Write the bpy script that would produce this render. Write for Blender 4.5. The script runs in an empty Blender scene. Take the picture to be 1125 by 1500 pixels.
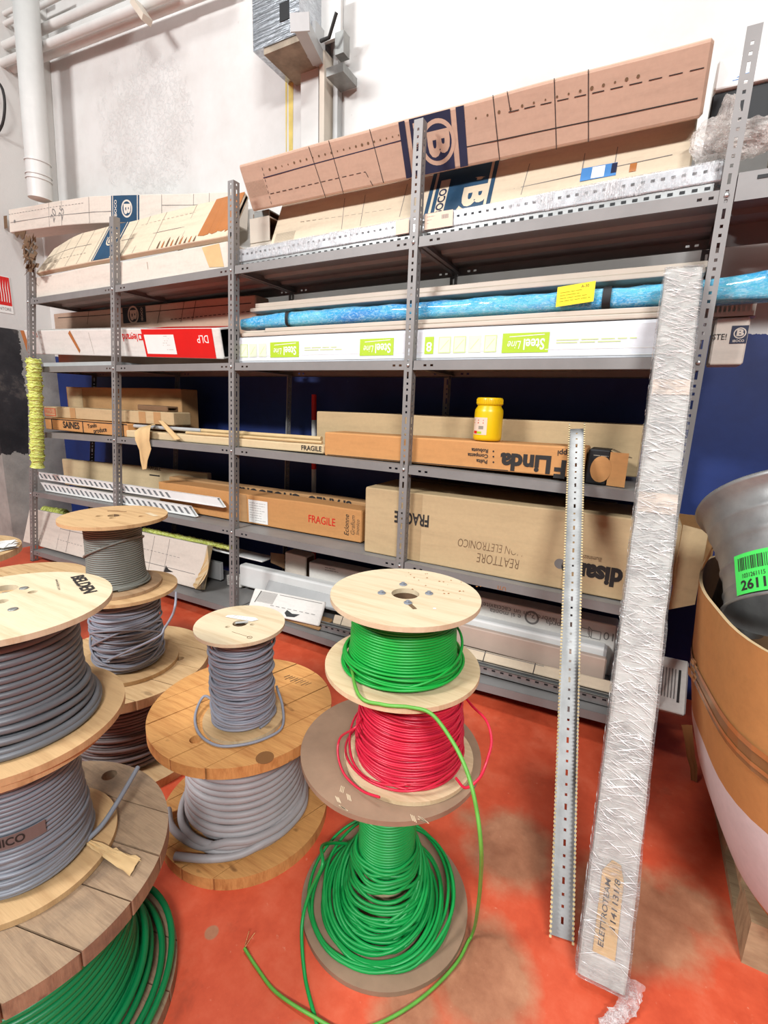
import bpy, bmesh, math, random
from mathutils import Vector, Matrix, noise
V = Vector
PI = math.pi
random.seed(7)
SC = bpy.context.scene
COL = SC.collection

# ------------------------------------------------------------------ camera model (1125 x 1500 frame)
F, CX, CY, HC = 696.0, 562.5, 750.0, 1.38
def _cam(u, v): return V((u - CX, -(v - CY), -F))
_Z = -_cam(453, 3906).normalized()
_X = -_cam(-780, 550)
_X = (_X - _Z * _X.dot(_Z)).normalized()
_Y = _Z.cross(_X)
CAM = V((0, 0, HC))
def ray(u, v):
    c = _cam(u, v)
    return V((_X.dot(c), _Y.dot(c), _Z.dot(c)))
def PY(u, v, y):
    d = ray(u, v); return CAM + d * (y / d.y)
def PZ(u, v, z=0.0):
    d = ray(u, v); return CAM + d * ((z - HC) / d.z)
def PX(u, v, x):
    d = ray(u, v); return CAM + d * (x / d.x)
cd = bpy.data.cameras.new('camera'); cam = bpy.data.objects.new('camera', cd); COL.objects.link(cam)
# rows of R^T : world vector for each camera axis
M = Matrix(((_X.x, _X.y, _X.z), (_Y.x, _Y.y, _Y.z), (_Z.x, _Z.y, _Z.z)))
mw = M.to_4x4(); mw.translation = CAM
cam.matrix_world = mw
cd.sensor_fit = 'VERTICAL'; cd.sensor_height = 36.0; cd.lens = F / 1500.0 * 36.0
cd.clip_start = 0.02
SC.camera = cam

# ------------------------------------------------------------------ materials
def srgb(r, g, b):
    def f(c):
        c /= 255.0
        return c / 12.92 if c <= 0.04045 else ((c + 0.055) / 1.055) ** 2.4
    return (f(r), f(g), f(b), 1.0)
class NT:
    def __init__(s, name):
        s.m = bpy.data.materials.new(name); s.m.use_nodes = True
        s.t = s.m.node_tree; s.b = s.t.nodes['Principled BSDF']; s.out = s.t.nodes['Material Output']
    def n(s, typ, **k):
        o = s.t.nodes.new(typ)
        for a, b in k.items(): setattr(o, a, b)
        return o
    def l(s, a, b): s.t.links.new(a, b)
    def coord(s, scale=(1, 1, 1), rot=(0, 0, 0)):
        tc = s.n('ShaderNodeTexCoord'); mp = s.n('ShaderNodeMapping')
        mp.inputs['Scale'].default_value = scale; mp.inputs['Rotation'].default_value = rot
        s.l(tc.outputs['Object'], mp.inputs['Vector']); return mp.outputs['Vector']
    def noise(s, vec, scale, detail=4, rough=0.6, dist=0.0):
        o = s.n('ShaderNodeTexNoise'); o.inputs['Scale'].default_value = scale
        o.inputs['Detail'].default_value = detail; o.inputs['Roughness'].default_value = rough
        o.inputs['Distortion'].default_value = dist
        s.l(vec, o.inputs['Vector']); return o.outputs['Fac']
    def ramp(s, fac, stops):
        o = s.n('ShaderNodeValToRGB'); e = o.color_ramp.elements
        while len(e) > len(stops): e.remove(e[-1])
        while len(e) < len(stops): e.new(0.5)
        for i, (p, c) in enumerate(stops):
            e[i].position = p; e[i].color = c if len(c) == 4 else (*c, 1)
        s.l(fac, o.inputs['Fac']); return o.outputs['Color']
    def mix(s, fac, a, b, blend='MIX'):
        o = s.n('ShaderNodeMix', data_type='RGBA', blend_type=blend)
        for sock, val in ((o.inputs['Factor'], fac), (o.inputs['A'], a), (o.inputs['B'], b)):
            pass
        ins = {'F': o.inputs[0], 'A': o.inputs[6], 'B': o.inputs[7]}
        for k, val in (('F', fac), ('A', a), ('B', b)):
            if hasattr(val, 'is_output'): s.l(val, ins[k])
            else: ins[k].default_value = val
        return o.outputs[2]
    def math(s, op, a, b=0.0, clamp=False):
        o = s.n('ShaderNodeMath', operation=op); o.use_clamp = clamp
        for i, val in enumerate((a, b)):
            if hasattr(val, 'is_output'): s.l(val, o.inputs[i])
            else: o.inputs[i].default_value = val
        return o.outputs[0]
    def bump(s, h, strength=0.2, dist=0.01):
        o = s.n('ShaderNodeBump'); o.inputs['Strength'].default_value = strength; o.inputs['Distance'].default_value = dist
        s.l(h, o.inputs['Height']); s.l(o.outputs['Normal'], s.b.inputs['Normal'])
    def set(s, color=None, rough=None, metal=None, spec=None, coat=None):
        for k, val in (('Base Color', color), ('Roughness', rough), ('Metallic', metal), ('Specular IOR Level', spec), ('Coat Weight', coat)):
            if val is None: continue
            if hasattr(val, 'is_output'): s.l(val, s.b.inputs[k])
            else: s.b.inputs[k].default_value = val
        return s.m
def dk(c, f): return (c[0] * f, c[1] * f, c[2] * f, 1)
def plain(name, c, rough=0.5, metal=0.0, var=0.12, scale=9.0, bump=0.0, spec=None):
    t = NT(name); v = t.coord(); f = t.noise(v, scale, 5)
    col = t.ramp(f, [(0.3, dk(c, 1 - var)), (0.7, dk(c, 1 + var * 0.5))])
    t.set(col, rough, metal, spec)
    if bump: t.bump(t.noise(v, scale * 12, 4), bump, 0.004)
    return t.m
def card(name, c, dirt=0.25, rough=0.8):
    t = NT(name); v = t.coord((1, 6, 6)); v1 = t.coord()
    f = t.noise(v, 5, 6, 0.65); g = t.noise(v1, 60, 3)
    col = t.ramp(f, [(0.25, dk(c, 1 - dirt)), (0.5, c), (0.8, dk(c, 1.06))])
    col = t.mix(0.12, col, t.ramp(g, [(0.35, dk(c, 0.7)), (0.7, dk(c, 1.15))]))
    t.set(col, rough); t.bump(t.noise(v1, 25, 4), 0.12, 0.006)
    return t.m
def wood(name, c, c2, scale=1.0, rough=0.65, rot=0.0, knots=0.5, dirt=None, contrast=1.0):
    t = NT(name); v = t.coord((2.2 * scale, 26 * scale, 6), (0, 0, rot)); v1 = t.coord()
    f = t.noise(v, 2.2, 6, 0.62, 0.35); g = t.noise(t.coord((4, 70, 10), (0, 0, rot)), 5, 3, 0.6)
    h = t.noise(v1, 7, 5, 0.7)
    col = t.ramp(f, [(0.3, c2), (0.52, c), (0.75, dk(c, 1.08))])
    col = t.mix(0.3 * contrast, col, t.ramp(g, [(0.35, dk(c2, 0.85)), (0.65, dk(c, 1.06))]))
    if dirt is not None:
        col = t.mix(t.ramp(h, [(0.45, (0, 0, 0, 1)), (0.72, (0.85, 0.85, 0.85, 1))]), col, dirt)
    k = t.noise(t.coord((5, 9, 5)), 3.0, 2, 0.4)
    col = t.mix(t.ramp(k, [(0.70, (0, 0, 0, 1)), (0.78, (knots, knots, knots, 1))]), col, dk(c2, 0.45))
    t.set(col, rough); t.bump(g, 0.15, 0.003)
    return t.m
MT = {}
def pm(name, rgb, *a, **k): MT[name] = plain(name, srgb(*rgb), *a, **k)
def cm(name, rgb, *a, **k): MT[name] = card(name, srgb(*rgb), *a, **k)
pm('rack_grey', (134, 131, 128), 0.5, 0.15, var=0.12, scale=6)
pm('rack_bolt', (200, 200, 198), 0.35, 0.8)
pm('galvanised', (160, 160, 158), 0.46, 0.7, var=0.2, scale=14, bump=0.05)
pm('steel_dull', (150, 150, 146), 0.45, 0.6, var=0.25, scale=10)
pm('black', (14, 14, 16), 0.6)
pm('ink', (38, 34, 32), 0.7)
pm('ink_faint', (150, 140, 124), 0.8)
pm('ink_grey', (120, 116, 112), 0.7)
pm('ink_brown', (110, 84, 58), 0.8)
pm('navy', (24, 32, 62), 0.6, var=0.2)
pm('navy_teal', (28, 66, 94), 0.6, var=0.2)
pm('navy_mid', (52, 90, 124), 0.6)
pm('red_print', (214, 26, 22), 0.45, var=0.06)
pm('red_faint', (196, 98, 66), 0.7)
pm('lime', (170, 200, 34), 0.5, var=0.06)
pm('lime_pale', (200, 216, 150), 0.6, var=0.1)
pm('lime_faint', (214, 222, 196), 0.6)
pm('paper', (232, 230, 224), 0.8, var=0.05)
pm('paper_pink', (226, 200, 178), 0.7, var=0.06)
pm('blue_print', (70, 130, 190), 0.6)
cm('carton_pink', (190, 158, 136), 0.14)
cm('carton_cream', (208, 190, 164), 0.14)
cm('carton_white', (212, 200, 186), 0.14)
cm('carton_pale', (218, 214, 206), 0.14)
cm('carton_glossy', (216, 218, 222), 0.06, 0.45)
cm('carton_brown', (176, 134, 88), 0.16)
cm('carton_orange', (196, 140, 84), 0.14)
cm('carton_tan', (190, 164, 124), 0.14)
cm('carton_tan_dark', (174, 147, 108), 0.14)
cm('carton_dark', (120, 90, 62), 0.25)
cm('carton_beige', (206, 182, 142), 0.14)
cm('carton_torn', (104, 78, 54), 0.5)
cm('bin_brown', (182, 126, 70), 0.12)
cm('bin_white', (206, 192, 190), 0.06)
pm('tape', (176, 112, 64), 0.25, var=0.1)
pm('tape_dark', (140, 98, 60), 0.2, var=0.1)
pm('pvc_beige', (196, 184, 168), 0.4, var=0.06)
pm('pvc_white', (226, 226, 222), 0.38, var=0.05)
pm('pvc_grey', (176, 176, 174), 0.4, var=0.08)
pm('pvc_pink', (178, 150, 132), 0.45, var=0.1)
pm('yellow_label', (236, 214, 24), 0.5, var=0.04)
pm('yellow_jar', (232, 190, 14), 0.32, var=0.04)
pm('green_sticker', (70, 216, 90), 0.5, var=0.04)
pm('red_sign', (206, 30, 26), 0.4, var=0.05)
pm('pipe_white', (206, 204, 199), 0.45, var=0.06)
pm('stain_yellow', (214, 192, 110), 0.9, var=0.2)
pm('rubber', (40, 38, 36), 0.7)
pm('cable_green', (16, 152, 70), 0.42, var=0.1)
pm('cable_bright_green', (18, 160, 58), 0.38, var=0.1)
pm('cable_dark_green', (8, 132, 74), 0.4, var=0.12)
pm('cable_red', (204, 34, 62), 0.36, var=0.12)
pm('cable_grey', (142, 144, 154), 0.45, var=0.12)
pm('cable_grey_light', (168, 164, 164), 0.5, var=0.1)
pm('cable_grey_dark', (104, 106, 110), 0.45, var=0.12)
pm('cable_grey_green', (122, 124, 116), 0.5, var=0.12)
pm('cable_brown', (116, 100, 96), 0.5, var=0.15)
pm('cable_slate', (126, 130, 138), 0.42, var=0.1)
pm('cable_yellow_green', (96, 164, 62), 0.45, var=0.15, scale=30)
pm('copper', (206, 150, 100), 0.35, 0.9)
pm('bamboo', (206, 176, 128), 0.55, var=0.14)
pm('brown_paper', (206, 172, 122), 0.8, var=0.15)
MT['ply'] = wood('ply', srgb(214, 190, 152), srgb(194, 166, 126), 0.8, contrast=0.5, knots=0.2)
MT['ply_pale'] = wood('ply_pale', srgb(212, 194, 162), srgb(196, 172, 136), 0.7, contrast=0.4, knots=0.15)
MT['ply_dark'] = wood('ply_dark', srgb(170, 138, 104), srgb(140, 112, 84), 0.8, contrast=0.6, knots=0.2)
MT['ply_tan'] = wood('ply_tan', srgb(198, 162, 116), srgb(172, 134, 90), 0.8, contrast=0.5, knots=0.3)
MT['fibre'] = plain('fibre', srgb(150, 122, 98), 0.75, var=0.16, scale=14)
MT['drum_old'] = wood('drum_old', srgb(158, 132, 104), srgb(122, 98, 76), 0.9, contrast=1.0, knots=0.6, dirt=srgb(104, 88, 74))
MT['drum_fresh'] = wood('drum_fresh', srgb(212, 156, 92), srgb(178, 116, 60), 0.9, contrast=1.0, knots=0.8)
MT['drum_pale'] = wood('drum_pale', srgb(208, 174, 128), srgb(182, 142, 96), 0.9, contrast=0.8, knots=0.6)
MT['pallet_wood'] = wood('pallet_wood', srgb(174, 150, 116), srgb(136, 112, 84), 0.9, rot=PI / 2, knots=0.5)
def film_mat(name, c, streak, rot, alpha):
    t = NT(name); v = t.coord((3, 3, 22), rot)
    n1 = t.noise(v, 6, 5, 0.7, 1.2); n2 = t.noise(t.coord((26, 26, 5), rot), 5, 3, 0.6, 0.6)
    h = t.math('ADD', n1, t.math('MULTIPLY', n2, 0.5))
    t.set(t.ramp(n1, [(0.35, dk(c, 0.86)), (0.7, dk(c, 1.05))]), 0.16, 0.0, 0.9)
    t.bump(h, 0.9, streak)
    tr = t.n('ShaderNodeBsdfTransparent'); mx = t.n('ShaderNodeMixShader')
    fac = t.ramp(n1, [(0.3, (alpha[0],) * 3), (0.7, (alpha[1],) * 3)])
    t.l(fac, mx.inputs[0]); t.l(tr.outputs[0], mx.inputs[1]); t.l(t.b.outputs[0], mx.inputs[2]); t.l(mx.outputs[0], t.out.inputs['Surface'])
    return t.m
def streak_film(name, c, scale, rots, base, top, width=0.10, rough=0.14, bump=0.5):  # whiter, denser streaks put glints into the film along its wrinkles
    t = NT(name); tot = None
    for i, r in enumerate(rots):
        n_ = t.noise(t.coord(scale, r), 3.0 + i * .7, 3, 0.55, 0.7)
        a = t.math('ABSOLUTE', t.math('SUBTRACT', n_, 0.5)); a = t.math('SUBTRACT', 1.0, t.math('DIVIDE', a, width), True)
        tot = a if tot is None else t.math('MAXIMUM', tot, a)
    brk = t.noise(t.coord((1, 1, 1)), 16, 3, 0.6); brk = t.ramp(brk, [(0.42, (0, 0, 0)), (0.62, (1, 1, 1))])
    st = t.math('MULTIPLY', tot, brk)
    t.set(c, rough, 0.0, 0.9); t.bump(t.math('ADD', tot, t.math('MULTIPLY', t.noise(t.coord((1, 1, 1)), 40, 2), 0.5)), bump, 0.006)
    tr = t.n('ShaderNodeBsdfTransparent'); mx = t.n('ShaderNodeMixShader')
    fac = t.math('ADD', base, t.math('MULTIPLY', st, top - base), True)
    t.l(fac, mx.inputs[0]); t.l(tr.outputs[0], mx.inputs[1]); t.l(t.b.outputs[0], mx.inputs[2]); t.l(mx.outputs[0], t.out.inputs['Surface'])
    return t.m
MT['film'] = streak_film('stretch_film', srgb(240, 240, 238), (2, 2, 40), ((0, .42, 0), (0, -.38, 0), (0, .06, 0)), 0.16, 0.6, 0.05, 0.1, 1.0)
pm('band_pale', (208, 192, 176), 0.7, var=0.06)
pm('film_fold_glint', (240, 240, 238), 0.12, var=0.02, spec=0.9)  # white for the raised wrinkle folds, painting in their highlights
MT['film_bar'] = streak_film('shrink_film', srgb(240, 240, 240), (44, 8, 6), ((0, .2, 0), (0, -.3, 0)), 0.16, 0.9, 0.13, 0.12, 0.7)
MT['film_loose'] = streak_film('loose_film', srgb(240, 238, 236), (22, 22, 22), ((.5, .4, 0), (0, -.9, .3)), 0.12, 0.7)
MT['bubble'] = streak_film('bubble_film', srgb(238, 230, 222), (30, 30, 30), ((.5, .4, 0), (0, -.9, .3)), 0.30, 0.75)
def blue_bag():
    t = NT('blue_plastic'); v = t.coord((2, 9, 9))
    n1 = t.noise(v, 9, 6, 0.7, 1.5); n2 = t.noise(t.coord((1, 3, 3)), 3, 3)
    col = t.ramp(n2, [(0.3, srgb(36, 128, 214)), (0.5, srgb(48, 172, 226)), (0.62, srgb(100, 204, 230)), (0.75, srgb(64, 146, 220))])
    n3 = t.noise(t.coord((14, 30, 30)), 4, 5, 0.75, 1.0); col = t.mix(t.ramp(n3, [(0.48, (0, 0, 0)), (0.62, (0.8, 0.8, 0.8))]), col, srgb(170, 222, 240))  # pale patches paint the crinkle highlights into the blue
    t.set(col, 0.2, 0.05, 0.8, 0.4); t.bump(t.math('ADD', n1, n3), 0.6, 0.010)
    return t.m
MT['blue_bag'] = blue_bag()
def mesh_net():
    t = NT('yellow_net'); v = t.coord((1, 1, 1))
    w = t.noise(t.coord((14, 14, 60)), 2.4, 3, 0.6, 1.0)
    t.set(t.ramp(w, [(0.30, srgb(150, 156, 50)), (0.48, srgb(218, 226, 110)), (0.7, srgb(238, 244, 170))]), 0.5)
    t.bump(w, 0.8, 0.01)
    return t.m
MT['yellow_net'] = mesh_net()
pm('steel_pale', (196, 198, 200), 0.35, 0.5, var=0.2, scale=30)
pm('slot_dark', (128, 128, 130), 0.6)
pm('serration', (196, 176, 128), 0.6, var=0.2, scale=60)
pm('pvc_pale_pink', (196, 174, 158), 0.45, var=0.08)
pm('pvc_pack', (188, 185, 178), 0.5, var=0.08, scale=5)
def foil():
    t = NT('foil'); v = t.coord((4, 4, 14)); n1 = t.noise(v, 8, 5, 0.7, 1.0)
    t.set(t.ramp(n1, [(0.35, srgb(160, 164, 170)), (0.65, srgb(206, 210, 214))]), 0.28, 0.85); t.bump(t.noise(t.coord((2, 2, 26)), 3, 3), 0.35, 0.02); return t.m
MT['foil'] = foil()
MT['stain_board'] = plain('stain_board', srgb(150, 138, 120), 0.8, var=0.4, scale=12)

# ------------------------------------------------------------------ mesh builder
class MB:
    def __init__(s): s.v = []; s.f = []; s.m = []; s.sm = []; s.mats = []
    def mi(s, mat):
        if mat not in s.mats: s.mats.append(mat)
        return s.mats.index(mat)
    def add(s, verts, faces, mat, smooth=False):
        o = len(s.v); k = s.mi(mat); s.v += [V(p) for p in verts]
        for f in faces:
            s.f.append([i + o for i in f]); s.m.append(k); s.sm.append(smooth)
    def box(s, o, ux, uy, uz, mat):
        o, ux, uy, uz = V(o), V(ux), V(uy), V(uz)
        p = [o, o + ux, o + ux + uy, o + uy]; p += [q + uz for q in p]
        s.add(p, [(0, 3, 2, 1), (4, 5, 6, 7), (0, 1, 5, 4), (1, 2, 6, 5), (2, 3, 7, 6), (3, 0, 4, 7)], mat)
    def bar(s, a, b, w, h, mat, up=(0, 0, 1)):
        a, b = V(a), V(b); x = (b - a); xn = x.normalized(); up = V(up); y = up.cross(xn).normalized(); z = xn.cross(y)
        s.box(a - y * w / 2 - z * h / 2, x, y * w, z * h, mat)
    def tube(s, pts, r, mat, n=8, closed=False, cap=True, rs=None):
        pts = [V(p) for p in pts]; N = len(pts); vs = []; fs = []
        up = None
        for i, p in enumerate(pts):
            if closed: t = pts[(i + 1) % N] - pts[i - 1]
            else: t = pts[min(i + 1, N - 1)] - pts[max(i - 1, 0)]
            if t.length < 1e-9: t = V((0, 0, 1))
            t.normalize()
            if up is None: up = V((0, 0, 1)) if abs(t.z) < 0.9 else V((0, 1, 0))
            x = up.cross(t)
            if x.length < 1e-6: x = V((1, 0, 0)).cross(t)
            x.normalize(); y = t.cross(x); 
            if not closed or True: up = y
            rr = rs[i] if rs else r
            for k in range(n):
                a = 2 * PI * k / n
                vs.append(p + (x * math.cos(a) + y * math.sin(a)) * rr)
        for i in range(N if closed else N - 1):
            j = (i + 1) % N
            for k in range(n):
                l = (k + 1) % n
                fs.append((i * n + k, i * n + l, j * n + l, j * n + k))
        s.add(vs, fs, mat, True)
        if cap and not closed:
            s.add(vs[:n], [tuple(range(n))[::-1]], mat); s.add(vs[-n:], [tuple(range(n))], mat)
    def lathe(s, prof, o, mat, n=48, axis=None, smooth=True, squash=None):
        # prof : list of (r, h); axis = 3x3 frame columns
        o = V(o); A = axis or Matrix.Identity(3); vs = []; fs = []
        for (r, h) in prof:
            for k in range(n):
                a = 2 * PI * k / n; q = r
                if squash: q = r * squash(a)
                vs.append(o + A @ V((q * math.cos(a), q * math.sin(a), h)))
        for i in range(len(prof) - 1):
            for k in range(n):
                l = (k + 1) % n; fs.append((i * n + k, i * n + l, (i + 1) * n + l, (i + 1) * n + k))
        s.add(vs, fs, mat, smooth)
    def disc(s, o, r, mat, n=32, axis=None):
        o = V(o); A = axis or Matrix.Identity(3)
        s.add([o + A @ V((r * math.cos(2 * PI * k / n), r * math.sin(2 * PI * k / n), 0)) for k in range(n)], [tuple(range(n))], mat)
    def plate(s, outer, holes, z0, z1, mat, o=(0, 0, 0), emat=None):
        # horizontal plate with real holes (2D polygons), extruded
        bm = bmesh.new(); o = V(o); loops = [outer] + holes; edges = []
        for lp in loops:
            vv = [bm.verts.new((p[0], p[1], 0)) for p in lp]
            edges += [bm.edges.new((vv[i], vv[(i + 1) % len(vv)])) for i in range(len(vv))]
        if holes:
            bmesh.ops.triangle_fill(bm, use_beauty=True, use_dissolve=False, edges=edges)
        else:
            bm.faces.new(list(bm.verts))
        bm.verts.index_update(); P = [v.co.copy() for v in bm.verts]; Fc = [[v.index for v in f.verts] for f in bm.faces]
        up = [f if (P[f[1]] - P[f[0]]).cross(P[f[2]] - P[f[1]]).z > 0 else f[::-1] for f in Fc]
        s.add([o + V((p.x, p.y, z1)) for p in P], up, mat)
        s.add([o + V((p.x, p.y, z0)) for p in P], [f[::-1] for f in up], mat)
        bm.free()
        for li, lp in enumerate(loops):
            n = len(lp); vs = [o + V((p[0], p[1], z)) for z in (z0, z1) for p in lp]
            ar = sum(lp[i][0] * lp[(i + 1) % n][1] - lp[(i + 1) % n][0] * lp[i][1] for i in range(n))
            fs = [(i, (i + 1) % n, n + (i + 1) % n, n + i) for i in range(n)]
            if (ar < 0) != (li > 0): fs = [f[::-1] for f in fs]
            s.add(vs, fs, emat or mat, n > 20)
    def build(s, name, parent=None, base=None):
        me = bpy.data.meshes.new(name); ob = bpy.data.objects.new(name, me); COL.objects.link(ob)
        if parent is not None:
            off = V((0, 0, 0)); q = parent
            while q is not None: off += q.location; q = q.parent
            ob.parent = parent
        else:
            if base is None:
                zs = min(p.z for p in s.v); base = V((sum(p.x for p in s.v) / len(s.v), sum(p.y for p in s.v) / len(s.v), zs))
            off = V(base); ob.location = off
        me.from_pydata([p - off for p in s.v], [], s.f)
        for mt in s.mats: me.materials.append(MT[mt] if isinstance(mt, str) else mt)
        me.polygons.foreach_set('material_index', s.m); me.polygons.foreach_set('use_smooth', s.sm)
        me.update(); return ob
def thing(name, label, cat, loc, group=None):
    o = bpy.data.objects.new(name, None); COL.objects.link(o); o.location = V(loc); o.empty_display_size = 0.1
    return tag(o, label, cat, group)
def tag(o, label, cat, group=None, kind=None):
    o['label'] = label; o['category'] = cat
    if group: o['group'] = group
    if kind: o['kind'] = kind
    return o
def struct(o): o['kind'] = 'structure'; return o

# ------------------------------------------------------------------ text and print
_tc = {}
def text_mesh(body, bold=0.0, space=1.0):
    key = (body, bold, space)
    if key not in _tc:
        cu = bpy.data.curves.new('t', 'FONT'); cu.body = body; cu.size = 1.0; cu.resolution_u = 3; cu.offset = bold
        cu.space_character = space; cu.align_x = 'CENTER'; cu.align_y = 'CENTER'
        ob = bpy.data.objects.new('t', cu)
        me = bpy.data.meshes.new_from_object(ob)
        _tc[key] = ([v.co.copy() for v in me.vertices], [list(p.vertices) for p in me.polygons])
        bpy.data.objects.remove(ob); bpy.data.curves.remove(cu); bpy.data.meshes.remove(me)
    return _tc[key]
class Face:
    """a plane with (s, t) coordinates in metres on which print is laid as thin geometry"""
    def __init__(s, mb, o, r, u, warp=None, eps=0.0016):
        s.mb = mb; s.o = V(o); s.r = V(r).normalized(); s.u = V(u).normalized(); s.n = s.r.cross(s.u); s.warp = warp; s.e = eps
    def P(s, a, b, lift=0.0):
        p = s.o + s.r * a + s.u * b
        if s.warp: p = s.warp(p)
        return p + s.n * (s.e + lift)
    def poly(s, pts, mat, lift=0.0): s.mb.add([s.P(a, b, lift) for a, b in pts], [tuple(range(len(pts)))], mat)
    def rect(s, a0, b0, a1, b1, mat, lift=0.0):
        n = max(1, int(abs(a1 - a0) / 0.05))
        for i in range(n):
            x0 = a0 + (a1 - a0) * i / n; x1 = a0 + (a1 - a0) * (i + 1) / n
            s.poly([(x0, b0), (x1, b0), (x1, b1), (x0, b1)], mat, lift)
    def line(s, p, q, w, mat, lift=0.0):
        p, q = V((*p, 0)), V((*q, 0)); d = q - p; L = d.length
        if L < 1e-6: return
        d /= L; nn = V((-d.y, d.x, 0)) * w / 2; k = max(1, int(L / 0.06))
        for i in range(k):
            a = p + d * L * i / k; b = p + d * L * (i + 1) / k
            s.poly([(a - nn)[:2], (b - nn)[:2], (b + nn)[:2], (a + nn)[:2]], mat, lift)
    def dash(s, p, q, w, mat, on=0.025, off=0.015):
        p2, q2 = V((*p, 0)), V((*q, 0)); L = (q2 - p2).length; d = (q2 - p2) / L; t = 0
        while t < L:
            e = min(L, t + on); s.line((p2 + d * t)[:2], (p2 + d * e)[:2], w, mat); t = e + off
    def disc(s, a, b, r, mat, lift=0.0, n=32, ry=None):
        s.poly([(a + r * math.cos(2 * PI * k / n), b + (ry or r) * math.sin(2 * PI * k / n)) for k in range(n)], mat, lift)
    def ring(s, a, b, r0, r1, mat, lift=0.0, n=32):
        for k in range(n):
            t0 = 2 * PI * k / n; t1 = 2 * PI * (k + 1) / n
            s.poly([(a + r0 * math.cos(t0), b + r0 * math.sin(t0)), (a + r1 * math.cos(t0), b + r1 * math.sin(t0)),
                    (a + r1 * math.cos(t1), b + r1 * math.sin(t1)), (a + r0 * math.cos(t1), b + r0 * math.sin(t1))], mat, lift)
    def text(s, body, a, b, h, mat, rot=0.0, bold=0.0, sx=1.0, lift=0.0004, space=1.0, shear=0.0):
        vs, fs = text_mesh(body, bold, space); c, sn = math.cos(math.radians(rot)), math.sin(math.radians(rot)); k = h / 0.72
        out = []
        for p in vs:
            x, y = (p.x + shear * p.y) * k * sx, p.y * k
            out.append(s.P(a + x * c - y * sn, b + x * sn + y * c, lift))
        s.mb.add(out, fs, mat)
    def scribble(s, a, b, w, h, lines, mat, th=0.0015, seed=1):
        R = random.Random(seed)
        for i in range(lines):
            y = b + h - h * (i + 0.5) / lines; x = a
            end = a + w * R.uniform(0.55, 1.0)
            while x < end:
                e = x + R.uniform(0.1, 0.3) * w; s.line((x, y), (min(e, end), y), th, mat); x = e + 0.03 * w

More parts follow.
